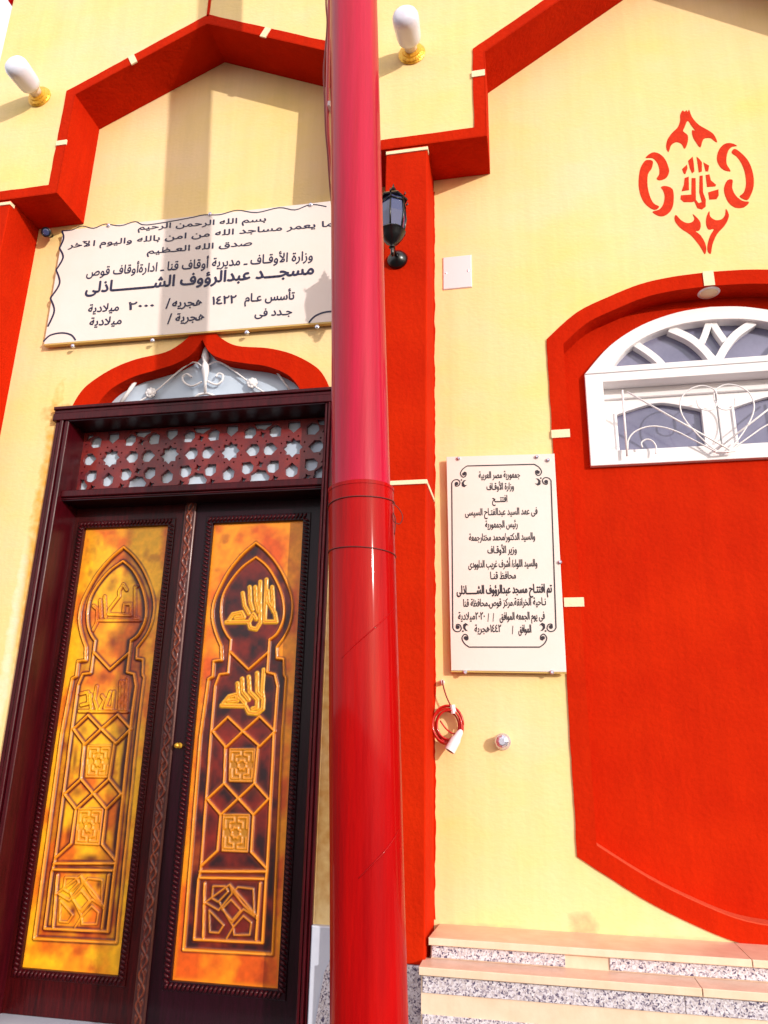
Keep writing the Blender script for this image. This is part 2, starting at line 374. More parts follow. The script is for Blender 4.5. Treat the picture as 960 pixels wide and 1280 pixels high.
# back wall with door and window openings
OX = -1.515
def mir(p, c): return p+[(2*c-x, z) for x, z in reversed(p[:-1])]
_a = lambda L: [at(x, y, -0.022) for x, y in L]
og_out = smooth_path(_a([(87, 514), (98, 494), (112, 479), (140, 461), (170, 449), (207, 440), (229, 427), (241, 415)])+[(OX, 1.965)], 5)
og_in = smooth_path(_a([(119, 509), (128, 496), (142, 483), (167, 470), (194, 462), (221, 453), (240, 441)])+[(OX, 1.885)], 5)
og_out = mir(og_out, OX); og_in = mir(og_in, OX)
win_half = [(0.112, -0.33), (0.112, 1.736)]
arch = [(0.112, 1.736), (0.245, 1.856), (0.386, 1.922), (0.525, 1.972), (0.661, 1.994), (C2, 2.001)]
bot = [(C2, -0.612), (0.652, -0.595), (0.505, -0.548), (0.33, -0.470), (0.125, -0.350)]
al = smooth_path(arch, 4); bl = smooth_path(bot, 4)
W_out = al+[(2*C2-x, z) for x, z in reversed(al[:-1])]+[(2*C2-x, z) for x, z in reversed(bl)]+bl[1:]
W_in = inset(W_out, 0.066)
W_in2 = inset(W_out, 0.070)
door_hole = [(-2.20, -1.06), (-0.865, -1.06), (-0.865, 1.55)]+list(reversed([p for p in inset(og_in, 0.0)]))+[(-2.20, 1.55)]
slab('back_wall', rect(-2.80, 3.39, -1.59, 7.0), [door_hole, inset(W_out, 0.06)], 0.0, 0.30, YELW, fac)
slab('window_surround_band', rough(W_out, 0.0013, 0.03), [W_in2], -0.006, 0.004, RED, fac)
slab('window_recess_reveal', inset(W_out, 0.058), [W_in2], 0.004, 0.098, RED, fac)
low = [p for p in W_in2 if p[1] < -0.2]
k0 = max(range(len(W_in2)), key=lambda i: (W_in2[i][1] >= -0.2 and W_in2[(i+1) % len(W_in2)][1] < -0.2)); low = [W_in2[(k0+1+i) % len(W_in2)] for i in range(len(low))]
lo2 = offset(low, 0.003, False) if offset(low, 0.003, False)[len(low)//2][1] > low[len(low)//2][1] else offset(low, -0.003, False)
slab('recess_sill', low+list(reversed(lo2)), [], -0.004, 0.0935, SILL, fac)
# pilasters
PZ = -0.672
e_ = rough([(-0.3825, -0.58), (-0.3825, 2.60)], 0.0022, 0.018, False, 5)
slab('paint_edge', [(-0.395, 2.60), (-0.395, -0.58)]+e_, [], -0.0022, 0.0006, RED, fac)
for n, (a, b) in enumerate(((-2.81, -2.553), (-0.582, -0.388), (2*C2+0.388, 3.39))):
    MB().bbox(a, b, FY, 0.0, PZ, ZS-0.0045, 0.004).build('pilaster', RED, fac)
    MB().bbox(a-0.004, b+0.006, FY-0.008, 0.0, -1.59, PZ-0.001, 0.002).build('pilaster_plinth', TERR, fac)
    for z in (2.644, 1.012, -0.42) if n == 1 else (2.644,):
        if z < 0: continue
        mbx = MB(); mbx.bbox(a+0.001, b+0.0035, FY-0.005, FY+0.03, z-0.009, z+0.009, 0.001)
        if z < 2: mbx.box(b-0.01, b+0.0035, FY+0.02, -0.001, z-0.008, z+0.008)
        mbx.build('joint_mark', CREAM, fac)
# cream joints crossing the bands
def joint(c, d, ln, wd, y):
    dx, dz = d; L = math.hypot(dx, dz); dx /= L; dz /= L; nx, nz = -dz, dx
    o = [(c[0]+s*dx*ln/2+t*nx*wd/2, c[1]+s*dz*ln/2+t*nz*wd/2) for s, t in ((-1, -1), (1, -1), (1, 1), (-1, 1))]
    slab('joint_mark', o, [], y-0.004, y+0.003, CREAM, fac)
joint((-1.972, 3.482), (-0.35, 0.72), 0.062, 0.036, FY-0.006)
joint((-1.23, 3.516), (0.35, 0.72), 0.062, 0.036, FY-0.006)
joint((-2.312, 2.985), (1, 0), 0.060, 0.030, FY-0.006)
joint((-0.146, 3.035), (1, 0), 0.062, 0.036, FY-0.006)
joint((C2-0.012, 1.968), (0.0, 1), 0.072, 0.044, -0.006)
joint((0.150, 1.282), (1, 0), 0.076, 0.036, -0.006)
joint((0.165, 0.565), (1, 0), 0.076, 0.036, -0.006)
# red back panel of the window recess with the hole for the window
wx0, wx1, wz0, wzm = 0.270, 2*C2-0.270, 1.160, 1.592
warc = [(wx0, wzm), (0.385, 1.722), (0.525, 1.812), (0.68, 1.862), (C2, 1.876)]
wal = smooth_path(warc, 5)
Wo = [(wx0, wz0)]+wal+[(2*C2-x, z) for x, z in reversed(wal[:-1])]+[(wx1, wz0)]
slab('recess_back_panel', inset(W_out, 0.062), [inset(Wo, 0.02)], 0.094, 0.13, RED, fac)
# building side and corner trim
MB().box(-2.81, -2.79, 0.0, 6, -1.59, 7.0).build('side_wall', YEL, fac)
MB().box(3.38, 3.4, 0.0, 6, -1.59, 7.0).build('side_wall', YEL, fac)
slab('corner_trim', [(-2.90, 4.30), (-2.825, 4.075), (-2.80, 4.30)], [], FY-0.02, FY+0.05, POLE, fac)

# ---------------------------------------------------------------- fan window
win = link(bpy.data.objects.new('window', None), fac); win.location = Vector((C2, 0.1, wz0))-origin(fac)
WY = 0.070
inner_lo = rect(wx0+0.075, wx1-0.075, wz0+0.065, wzm-0.045)
# frame of the rectangular light and of the fan above it
slab('window_frame', rect(wx0, wx1, wz0, wzm-0.003), [inner_lo], WY, 0.22, WHITE, win, bev=0.003)
fan_o = wal+[(2*C2-x, z) for x, z in reversed(wal[:-1])]
fan_i = [(wx0+0.115, wzm+0.028), (0.52, 1.735), (0.60, 1.775), (0.70, 1.803), (C2, 1.813)]
fi = smooth_path([(wx0+0.120, wzm+0.028), (0.45, 1.693), (0.52, 1.743), (0.60, 1.778), (0.70, 1.803), (C2, 1.812)], 3)
fi = fi+[(2*C2-x, z) for x, z in reversed(fi[:-1])]
slab('fan_frame', fan_o, [fi], WY, 0.16, WHITE, win, bev=0.003)
slab('fan_frame_lip', offset(fan_o, -0.035, False) if False else inset(fi, -0.014), [inset(fi, 0.001)], WY+0.012, 0.15, WHITE, win, bev=0.002)
def bar(pts, wd, y0, y1, name='fan_bar'):
    L, R = strip(pts, wd); return slab(name, L+list(reversed(R)), [], y0, y1, WHITE, win, bev=0.002)
hub = (C2, wzm+0.025)
def W(x, y, d=0.12): return at(730+x/4.174, 370+y/4.174, d)
A1 = smooth_path([W(718, 385), W(660, 345), W(610, 290), W(540, 235), W(440, 190)], 4)
A2 = smooth_path([W(425, 405), W(385, 355), W(330, 310), W(265, 268)], 4)
A3 = smooth_path([W(606, 262), lerp(W(606, 262), (C2-0.004, 1.808), 0.5), (C2-0.004, 1.822)], 3)
for k, (p, wd) in enumerate(((A1, 0.034), (A2, 0.030), (A3, 0.029))):
    for sgn in (0, 1):
        q = [(2*C2-x, z) for x, z in p] if sgn else p
        bar(q, wd, WY+0.016+0.002*k+0.001*sgn, 0.14)
slab('pane', inset(fi, -0.01), [], 0.125, 0.131, PANE, win)
# recessed casements with arched heads
sx0, sx1, sz0, sz1 = wx0+0.070, wx1-0.070, wz0+0.06, wzm-0.04
for a, b in ((sx0, C2-0.003), (C2+0.003, sx1)):
    gx0, gx1 = a+0.062, b-0.062
    hz = sz1-0.125
    gl = [(gx0, sz0+0.028), (gx1, sz0+0.028), (gx1, hz)]+smooth_path([(gx1, hz), ((gx1*2+gx0)/3, hz+0.035), ((gx0+gx1)/2, hz+0.044), ((gx1+gx0*2)/3, hz+0.035), (gx0, hz)], 4)[1:]
    s = slab('casement', rect(a, b, sz0, sz1), [gl], 0.160, 0.195, WHITE, win, bev=0.003)
    slab('casement_lip', inset(gl, -0.010), [inset(gl, 0.001)], 0.153, 0.162, WHITE, win, bev=0.002)
    slab('pane', inset(gl, -0.008), [], 0.18, 0.186, PANE, win)
MB().bbox(sx0, sx1, 0.145, 0.16, sz1-0.052, sz1-0.004, 0.003).build('head_rail', WHITE, win)
# wrought iron grille
gm = MB(); GY = 0.045; GC = at(730+697/4.174, 370+600/4.174, GY)[0]
def gt(cr, r=0.0031, sm=True, both=True):
    p = [at(730+x/4.174, 370+y/4.174, GY) for x, y in cr]
    if sm: p = smooth_path(p, 5)
    gm.tube([(x, GY, z) for x, z in p], r, 6)
    if both: gm.tube([(2*GC-x, GY+0.004, z) for x, z in p], r, 6)
gt([(200, 492), (226, 835)], 0.0045, False)
gt([(225, 500), (770, 808)], 0.0040, False)
gt([(228, 800), (232, 750), (265, 708), (330, 682), (400, 682), (480, 705), (560, 745), (700, 818)])
gt([(305, 790), (300, 765), (325, 748), (355, 755), (376, 785), (375, 822)])
gt([(697, 545), (688, 500), (660, 478), (610, 468), (550, 488), (510, 530), (503, 590), (530, 650), (590, 720), (660, 785), (700, 812)])
gt([(590, 545), (600, 580), (640, 597), (680, 585), (697, 545)])
gm.tube([(x, GY, z) for x, z in [at(730+x/4.174, 370+y/4.174, GY) for x, y in ((690, 818), (790, 808))]], 0.004, 6)
gm.build('wrought_iron_grille', WHITE, win, smooth=True)

# ---------------------------------------------------------------- tympanum over the door
slab('ogee_arch_band', og_out+[(-0.905, 1.55), (-1.01, 1.55)]+list(reversed(inset(og_in, 0.003)))+[(-2.05, 1.55), (-2.15, 1.55)] if False else
     og_out+list(reversed(offset(og_in, -0.004, False))), [], -0.022, 0.05, RED, fac, bev=0.0)
tyw = link(bpy.data.objects.new('transom_window', None), fac); tyw.location = Vector((OX, 0.1, 1.56))-origin(fac)
slab('pane', rect(-2.19, -0.90, 1.50, 1.96), [], 0.052, 0.06, FROST, tyw)
tm = MB(); TY = 0.030
def tt(cr, r=0.0045, sm=True):
    p = [at(140+x/3.692, 400+y/3.692, TY) for x, y in cr]
    if sm and len(p) > 2: p = smooth_path(p, 5)
    tm.tube([(x, TY, z) for x, z in p], r, 6)
tt([(418, 218), (395, 200), (365, 198), (310, 235), (200, 330), (110, 385)])
tt([(445, 208), (480, 193), (515, 203), (570, 240), (650, 300), (720, 345)])
tt([(415, 285), (370, 305), (335, 290), (325, 265), (345, 250), (368, 264)], 0.0055)
tt([(440, 282), (480, 298), (508, 280), (512, 255), (492, 247), (480, 262)], 0.0055)
tt([(120, 268), (40, 385)], 0.010); tt([(752, 228), (825, 330)], 0.005)
tt([(380, 362), (400, 345), (430, 340), (460, 345), (480, 360)], 0.007)
tm.build('transom_grille', WHITE, tyw, smooth=True)
sp = [at(140+x/3.692, 400+y/3.692, TY) for x, y in ((432, 118), (430, 340))]
tb = MB(); pts = [lerp(sp[0], sp[1], t) for t in (0, .1, .25, .36, .44, .55, .66, .78, 1)]
tb.tube([(x, TY, z) for x, z in pts], [0.002, 0.012, 0.020, 0.013, 0.018, 0.019, 0.012, 0.007, 0.008], 10)
tb.build('spearhead', WHITE, tyw, smooth=True)
for cx, cy in ((180, 338), (648, 293)):
    x, z = at(140+cx/3.692, 400+cy/3.692, TY)
    fl = MB()
    for k in range(8):
        a = k*math.pi/4; fl.lathe([(-0.006, 0.003), (-0.004, 0.011), (0.004, 0.011), (0.006, 0.003)], (x+0.017*math.cos(a), TY-0.004, z+0.017*math.sin(a)), (0, -1, 0), 8)
    fl.lathe([(-0.004, 0.018), (0.004, 0.018), (0.010, 0.010), (0.012, 0.003)], (x, TY-0.004, z), (0, -1, 0), 14)
    fl.build('flower_boss', WHITE, tyw, smooth=True)

# ================================================================== DOOR
door = link(bpy.data.objects.new('double_door', None), fac); door.location = Vector((-1.55, 0.1, -1.05))-origin(fac)
tag(door, 'dark wood double door with gold carved panels')
LY = 0.140                                         # leaf face
fr = MB()
for a, b in ((-2.240, -2.165), (-0.880, -0.838)):
    for i, (u0, u1, yy) in enumerate(((0, .28, -0.020), (.28, .38, -0.012), (.38, .62, -0.032), (.62, .72, -0.018), (.72, 1.0, -0.026))):
        if a < -2: x0, x1 = a+(b-a)*u0, a+(b-a)*u1
        else: x0, x1 = b-(b-a)*u1, b-(b-a)*u0
        fr.bbox(x0, x1, yy, 0.19, -1.05, 1.53, 0.003)
fr.build('door_jamb', WOODR, door)
ln = MB()
for z0, z1, yy in ((1.548, 1.565, -0.040), (1.530, 1.548, -0.030), (1.492, 1.530, -0.036)):
    ln.bbox(-2.250, -0.832, yy, 0.16, z0, z1, 0.003)
ln.build('door_lintel', WOODR, door)
tr = MB(); tr.bbox(-2.166, -0.879, 0.0, 0.16, 1.108, 1.142, 0.004); tr.bbox(-2.166, -0.879, 0.012, 0.16, 1.098, 1.1078, 0.003)
tr.build('transom_bar', WOODR, door)
MB().box(-2.164, -0.881, -0.028, 0.135, 1.4865, 1.4915).build('lintel_soffit_shade', WOOD_SHADE, door)  # dark board added to paint in the overhang shade below the lintel
MB().box(-2.164, -0.881, 0.016, 0.139, 1.093, 1.0975).build('transom_soffit_shade', WOOD_SHADE, door)  # dark board added for the shade under the transom bar
# geometric lattice
lx0, lx1, lz0, lz1 = -2.165, -0.881, 1.144, 1.485
cst = [at(80+x/2.8235, 500+y/2.8235, 0.115) for x, y in ((165, 205), (377, 193), (589, 181), (808, 169))]
ap = (cst[3][0]-cst[0][0])/3; cz = sum(c[1] for c in cst)/4; cx0 = cst[0][0]
def clip(poly, x0, x1, z0, z1):
    for ax, v, s in ((0, x0, 1), (0, x1, -1), (1, z0, 1), (1, z1, -1)):
        out = []
        for i in range(len(poly)):
            a, b = poly[i-1], poly[i]; ia, ib = (a[ax]-v)*s >= 0, (b[ax]-v)*s >= 0
            if ia != ib:
                t = (v-a[ax])/(b[ax]-a[ax]); out.append((a[0]+(b[0]-a[0])*t, a[1]+(b[1]-a[1])*t))
            if ib: out.append(b)
        poly = out
        if len(poly) < 3: return []
    return poly
holes = []
def addh(c, pts, ang=0.0):
    ca, sa = math.cos(ang), math.sin(ang)
    pl = clip([(cx0+ap*(c[0]+x*ca-y*sa), cz+ap*(c[1]+x*sa+y*ca)) for x, y in pts], lx0+0.012, lx1-0.012, lz0+0.010, lz1-0.010)
    if len(pl) < 3 or abs(area(pl)) < 2.0e-5: return
    def gap(P, Qp):
        m = 9.0
        for (x, y) in P:
            for i in range(len(Qp)):
                (ax, ay), (bx, by) = Qp[i-1], Qp[i]; vx, vy = bx-ax, by-ay; t = max(0, min(1, ((x-ax)*vx+(y-ay)*vy)/(vx*vx+vy*vy+1e-12)))
                m = min(m, math.hypot(x-ax-t*vx, y-ay-t*vy))
        return m
    for h in holes:                                # a hole never runs into its neighbour
        if abs(h[0][0]-pl[0][0]) < 0.16 and abs(h[0][1]-pl[0][1]) < 0.16 and min(gap(pl, h), gap(h, pl)) < 0.0034: return
    holes.append(pl)
def ngon(r0, r1, k, ph=0.0): return [((r0 if q % 2 == 0 else r1)*math.cos(q*math.pi/k+ph), (r0 if q % 2 == 0 else r1)*math.sin(q*math.pi/k+ph)) for q in range(2*k)]
star, bstar, small, dot = ngon(0.160, 0.118, 8), ngon(0.172, 0.150, 8, 0.2), ngon(0.064, 0.030, 4), ngon(0.017, 0.017, 2)
def petal(c, r): return [(c+r*x, r*y) for x, y in ((-1.18, 0), (-0.30, 0.98), (0.62, 0.90), (1.05, 0.30), (1.05, -0.30), (0.62, -0.90), (-0.30, -0.98))]
VS = 0.485
for rank in range(4):
    for i in range(-1, 6):
        if rank == 0: addh((i, 0), star)
        if rank == 1:
            for k in range(4):
                addh((i, 0), petal(0.362, 0.103), k*math.pi/2)
                addh((i, 0), petal(0.406, 0.102), math.atan2(VS, 0.5)*(1 if k % 2 == 0 else -1)+(math.pi if k > 1 else 0))
        for sg in (1, -1):
            if rank == 0: addh((i+0.5, VS*sg), bstar)
            if rank == 2:
                for dx, dz in ((0, -0.243*sg), (0.25, 0), (-0.25, 0)): addh((i+0.5+dx, VS*sg+dz), small, 0.4)
        if rank == 3:
            for k in range(8): addh((i+0.198*math.cos((k+.5)*math.pi/4), 0.198*math.sin((k+.5)*math.pi/4)), dot)
            for dx in (0.07, -0.07):
                for sg in (1, -1): addh((i+0.5+dx, 0.13*sg), dot)
slab('lattice_screen', rect(lx0, lx1, lz0, lz1), holes, 0.112, 0.130, LATT, door)
slab('lattice_glass', rect(lx0-0.01, lx1+0.01, lz0-0.01, lz1+0.01), [], 0.136, 0.142, FROST, door)
# leaves
G1, G2 = (-2.106, -1.668), (-1.4435, -1.004)
GZ0, GZ1 = -0.880, 0.991
for gx0, gx1, lx_0, lx_1, WD in ((*G1, -2.198, -1.566, WOOD), (*G2, -1.562, -0.870, WOOD_SHADE)):  # right leaf takes the wood with shade in its colour
    leaf = slab('door_leaf', rect(lx_0, lx_1, -1.045, 1.097), [rect(gx0, gx1, GZ0, GZ1)], LY, LY+0.045, WD, door, bev=0.003)
    slab('panel_moulding', rect(gx0-0.034, gx1+0.034, GZ0-0.034, GZ1+0.034), [rect(gx0+0.001, gx1-0.001, GZ0+0.001, GZ1-0.001)], LY-0.008, LY+0.02, WD, door, bev=0.003)
    rp = MB(); h = 0.019; st = 0.0185
    def bead(x, z, dx, dz):
        px, pz = -dz, dx
        a = (x-px*0.012-dx*0.007, LY-0.008, z-pz*0.012-dz*0.007); b = (x+px*0.012+dx*0.007, LY-0.008, z+pz*0.012+dz*0.007)
        rp.tube([a, tuple((p+q)/2-(0.004 if i == 1 else 0) for i, (p, q) in enumerate(zip(a, b))), b], [0.0035, 0.0065, 0.0035], 6)
    k = 0.0
    while k < (gx1-gx0)+0.03:
        bead(gx0-0.015+k, GZ1+0.017, 1, 0); bead(gx0-0.015+k, GZ0-0.017, 1, 0); k += st
    k = 0.0
    while k < (GZ1-GZ0):
        bead(gx0-0.017, GZ0+k, 0, 1); bead(gx1+0.017, GZ0+k, 0, 1); k += st
    o = rp.build('rope_beading', WOODR, door, smooth=True); tag(o, kind='stuff')

# carved heightfields ---------------------------------------------------------
def blur(a, n):
    for _ in range(n):
        a = (np.roll(a, 1, 0)+np.roll(a, -1, 0)+np.roll(a, 1, 1)+np.roll(a, -1, 1)+2*a)/6
    return a
def fbm(nx, nz, cells, seed, aspect):
    rs = np.random.RandomState(seed); out = np.zeros((nz, nx)); amp = 1.0
    for o in range(4):
        cxn = int(cells*2**o)+2; czn = int(cells*aspect*2**o)+2; gr = rs.rand(czn, cxn)
        xs = np.linspace(0, cxn-1.001, nx); zs = np.linspace(0, czn-1.001, nz); xi = xs.astype(int); zi = zs.astype(int); fx = xs-xi; fz = zs-zi
        fx = fx*fx*(3-2*fx); fz = fz*fz*(3-2*fz)
        a = gr[zi][:, xi]*(1-fx)+gr[zi][:, xi+1]*fx; b = gr[zi+1][:, xi]*(1-fx)+gr[zi+1][:, xi+1]*fx
        out += amp*(a*(1-fz)[:, None]+b*fz[:, None]); amp *= 0.5
    out -= out.min(); return out/out.max()
def segdist(X, Z, pts, closed=False):
    d = np.full(X.shape, 9.0); n = len(pts)
    for i in range(n if closed else n-1):
        (ax, az), (bx, bz) = pts[i], pts[(i+1) % n]; vx, vz = bx-ax, bz-az; L = vx*vx+vz*vz+1e-12
        t = np.clip(((X-ax)*vx+(Z-az)*vz)/L, 0, 1); d = np.minimum(d, np.hypot(X-ax-t*vx, Z-az-t*vz))
    return d
def inside(X, Z, pts):
    r = np.zeros(X.shape, bool); n = len(pts)
    for i in range(n):
        (ax, az), (bx, bz) = pts[i-1], pts[i]
        if az == bz: continue
        c = ((az > Z) != (bz > Z)) & (X < (bx-ax)*(Z-az)/(bz-az)+ax); r ^= c
    return r
PY = LY+0.008
def RT(p): return [at(240+x/4.267, 640+y/4.267, PY) for x, y in p]      # right leaf, upper part
def RB(p): return [at(180+x/3.554, 920+y/3.554, PY) for x, y in p]      # right leaf, lower part
def LT(p): return [at(60+x/4.267, 640+y/4.267, PY) for x, y in p]
ST = lambda p: p
arch_o = smooth_path(RT([(340, 165), (270, 225), (200, 310), (150, 400), (117, 480), (108, 560), (125, 640), (155, 715)]), 4)
arch_o = arch_o+RT([(158, 790), (115, 795), (110, 878), (88, 890)])+RB([(250, 0), (175, 950)])
arch_or = smooth_path(RT([(340, 165), (400, 215), (460, 290), (510, 390), (533, 470), (530, 560), (505, 640), (450, 720)]), 4)
arch_or = arch_or+RT([(450, 780), (488, 785), (490, 870), (500, 885)])+RB([(612, 0), (570, 970)])
arch_i = smooth_path(RT([(340, 240), (270, 290), (210, 360), (165, 440), (152, 520), (160, 600), (185, 655), (205, 680)]), 4)+RT([(200, 740), (190, 860), (145, 865), (122, 925)])+RB([(295, 0), (250, 600), (240, 640), (220, 905)])
arch_ir = smooth_path(RT([(340, 240), (400, 290), (450, 370), (480, 450), (490, 530), (480, 590), (450, 650), (412, 680)]), 4)+RT([(408, 740), (400, 855), (440, 865), (455, 930)])+RB([(575, 0), (545, 600), (540, 640), (525, 920)])
outer_poly = arch_o+list(reversed(arch_or)); inner_poly = arch_i+list(reversed(arch_ir))
frame_lines = [(arch_o, 0), (arch_or, 0), (arch_i, 0), (arch_ir, 0), (RB([(175, 950), (570, 970)]), 0), (RB([(220, 905), (525, 920)]), 0),
    (RT([(203, 745), (300, 840), (408, 745)]), 0),
    (RT([(110, 1170), (190, 1093), (270, 1170), (360, 1250)]), 0), (RT([(440, 1170), (360, 1090), (270, 1170), (180, 1255)]), 0),
    (RT([(110, 1170), (180, 1255)]), 0), (RT([(440, 1170), (360, 1250)]), 0),
    (RB([(360, 50), (355, 210), (280, 280), (340, 350), (325, 510), (250, 580)]), 0), (RB([(505, 50), (490, 210), (552, 280), (485, 350), (475, 515), (545, 590)]), 0),
    (RB([(355, 210), (485, 350)]), 0), (RB([(490, 210), (340, 350)]), 0), (RB([(245, 602), (545, 602)]), 0), (RB([(245, 630), (530, 635)]), 0),
    (RB([(268, 655), (262, 895)]), 0), (RB([(515, 655), (497, 905)]), 0)]
med1 = RB([(380, 58), (492, 58), (484, 202), (378, 200)]); med2 = RB([(352, 350), (466, 350), (458, 515), (346, 510)])
def rosette(m):
    def q(u, v): a = lerp(m[0], m[1], u); b = lerp(m[3], m[2], u); return lerp(a, b, v)
    L = [[q(.08, .38), q(.08, .08), q(.42, .08), q(.42, .2), q(.25, .22), q(.25, .38)]]
    L += [[q(1-.08, .38), q(1-.08, .08), q(1-.42, .08), q(1-.42, .2), q(1-.25, .22), q(1-.25, .38)]]
    L += [[q(.08, .62), q(.08, .92), q(.42, .92), q(.42, .8), q(.25, .78), q(.25, .62)], [q(.92, .62), q(.92, .92), q(.58, .92), q(.58, .8), q(.75, .78), q(.75, .62)]]
    L += [[q(.5+.2*math.cos(a)*(1 if k % 2 else .7), .5+.17*math.sin(a)*(1 if k % 2 else .7)) for k, a in enumerate(np.linspace(0, 2*math.pi, 17))]]
    return L+[m+[m[0]]]
def closed(p): return p+[p[0]]
box_lines = [closed(RB(p)) for p in ([(305, 668), (300, 722), (328, 738), (372, 692), (358, 668)], [(402, 690), (440, 752), (488, 800), (484, 680), (415, 672)],
    [(345, 770), (385, 728), (428, 775), (390, 820)], [(290, 872), (288, 775), (352, 842), (330, 876)], [(395, 850), (440, 800), (475, 830), (468, 885), (398, 885)],
    [(270, 740), (330, 775), (390, 700), (380, 660)], [(500, 800), (430, 740), (400, 700), (380, 660)])]
box_lines += [RB([(330, 735), (395, 850), (365, 900)]), RB([(500, 810), (440, 770), (390, 830)])]
txtR = [RT(p) for p in ([(395, 360), (385, 585), (448, 585), (440, 540), (405, 480), (400, 420)], [(362, 372), (360, 470), (362, 590), (340, 625), (308, 618), (300, 590), (325, 545), (340, 570)],
    [(335, 400), (338, 480), (350, 530)], [(305, 400), (308, 480), (320, 520)], [(268, 432), (278, 500), (300, 540)], [(180, 588), (300, 586)], [(195, 575), (215, 545), (262, 535), (275, 560), (230, 565)],
    [(425, 400), (430, 470), (432, 530)],
    [(380, 842), (372, 950), (378, 1000), (375, 1050), (345, 1075), (300, 1070), (285, 1040)], [(345, 860), (345, 960), (370, 990)], [(300, 880), (305, 960), (345, 1000), (345, 1045), (320, 1050)],
    [(265, 890), (268, 960), (300, 1000)], [(240, 915), (245, 980), (280, 1020)], [(155, 1032), (280, 1035)], [(165, 1020), (195, 985), (235, 975), (240, 1005), (190, 1010)])]
txtL = [LT(p) for p in ([(478, 395), (462, 400), (462, 565), (480, 565)], [(418, 415), (400, 385), (378, 420), (378, 450), (325, 520), (320, 545), (440, 550), (440, 490), (405, 490), (400, 530)],
    [(275, 470), (280, 560)], [(300, 450), (305, 560)], [(240, 500), (262, 520), (258, 590), (236, 632)], [(260, 577), (490, 577)],
    [(420, 890), (412, 1055)], [(385, 905), (378, 1050)], [(400, 905), (396, 1050)], [(350, 960), (340, 1050)], [(330, 960), (300, 1045), (340, 1045)], [(285, 980), (300, 1000), (275, 1050)],
    [(258, 930), (245, 1000), (262, 1055)], [(225, 975), (228, 1050)], [(170, 970), (210, 960), (215, 1020), (175, 1030)], [(165, 1062), (425, 1064)])]
def panel(gx0, gx1, shift, text, dark, seed, nm):
    nx, nz = 132, 540
    xs = np.linspace(gx0, gx1, nx); zs = np.linspace(GZ0, GZ1, nz); X, Z = np.meshgrid(xs, zs)
    Xs = X-shift                                              # pattern is measured on the right leaf
    d = np.full(X.shape, 9.0)
    for p, _ in frame_lines: d = np.minimum(d, segdist(Xs, Z, p))
    dd = np.full(X.shape, 9.0)
    for m in (med1, med2):
        for p in rosette(m): dd = np.minimum(dd, segdist(Xs, Z, p))
    for p in box_lines: dd = np.minimum(dd, segdist(Xs, Z, p))
    dt = np.full(X.shape, 9.0)
    for p in text: dt = np.minimum(dt, segdist(X, Z, p))
    sm = lambda q, a, b: np.clip((b-q)/(b-a), 0, 1)
    ridge = sm(d, 0.0028, 0.0065); ridge2 = sm(dd, 0.0018, 0.005); rt = sm(dt, 0.0050, 0.0080)-0.75*sm(dt, 0.0012, 0.0036)
    rim = sm(dt, 0.008, 0.012)
    ins = inside(Xs, Z, outer_poly).astype(float); inn = inside(Xs, Z, inner_poly).astype(float)
    insb = blur(ins, 6); innb = blur(inn, 5)
    H = 0.0105*ridge+0.0058*ridge2+0.0065*rt-0.006*insb+0.003*innb
    n1 = fbm(nx, nz, 3, seed, 4.2); n2 = fbm(nx, nz, 6, seed+9, 4.2)
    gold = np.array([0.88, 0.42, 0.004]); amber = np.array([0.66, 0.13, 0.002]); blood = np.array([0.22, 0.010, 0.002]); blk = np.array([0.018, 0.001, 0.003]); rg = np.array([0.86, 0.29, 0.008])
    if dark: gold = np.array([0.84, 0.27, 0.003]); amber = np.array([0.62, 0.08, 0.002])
    k1 = np.clip((n1-(0.42 if dark else 0.25))*3.0, 0, 1)[..., None]; C = gold*k1+amber*(1-k1)
    k2 = (np.clip((n2-0.68)*4.5, 0, 1)*0.5)[..., None]; C = C*(1-k2)+blood*k2
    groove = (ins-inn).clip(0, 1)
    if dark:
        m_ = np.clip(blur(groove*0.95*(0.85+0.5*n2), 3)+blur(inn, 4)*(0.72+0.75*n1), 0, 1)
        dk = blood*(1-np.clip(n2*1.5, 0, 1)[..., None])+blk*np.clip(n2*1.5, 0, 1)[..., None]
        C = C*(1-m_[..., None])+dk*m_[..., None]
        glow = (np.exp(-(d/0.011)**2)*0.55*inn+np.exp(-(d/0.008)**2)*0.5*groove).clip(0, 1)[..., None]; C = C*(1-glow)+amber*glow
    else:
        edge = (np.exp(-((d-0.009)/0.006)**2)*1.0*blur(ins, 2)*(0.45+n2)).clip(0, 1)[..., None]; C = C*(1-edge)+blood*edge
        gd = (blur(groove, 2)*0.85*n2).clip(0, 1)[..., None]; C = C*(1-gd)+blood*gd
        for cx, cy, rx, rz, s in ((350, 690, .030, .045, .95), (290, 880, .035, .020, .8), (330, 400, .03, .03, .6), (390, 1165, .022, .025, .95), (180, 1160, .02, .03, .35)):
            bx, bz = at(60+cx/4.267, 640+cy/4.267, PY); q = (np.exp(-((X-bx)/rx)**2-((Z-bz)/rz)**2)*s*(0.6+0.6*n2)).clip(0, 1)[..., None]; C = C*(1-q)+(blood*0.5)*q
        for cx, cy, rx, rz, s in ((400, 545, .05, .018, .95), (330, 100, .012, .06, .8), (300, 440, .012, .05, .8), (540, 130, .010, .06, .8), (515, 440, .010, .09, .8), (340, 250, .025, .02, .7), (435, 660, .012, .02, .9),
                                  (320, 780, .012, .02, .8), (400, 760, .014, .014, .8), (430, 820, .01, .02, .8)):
            bx, bz = at(cx/3.555, 920+cy/3.556, PY); q = (np.exp(-((X-bx)/rx)**2-((Z-bz)/rz)**2)*s*(0.7+0.5*n2)).clip(0, 1)[..., None]; C = C*(1-q)+(blood*0.45)*q
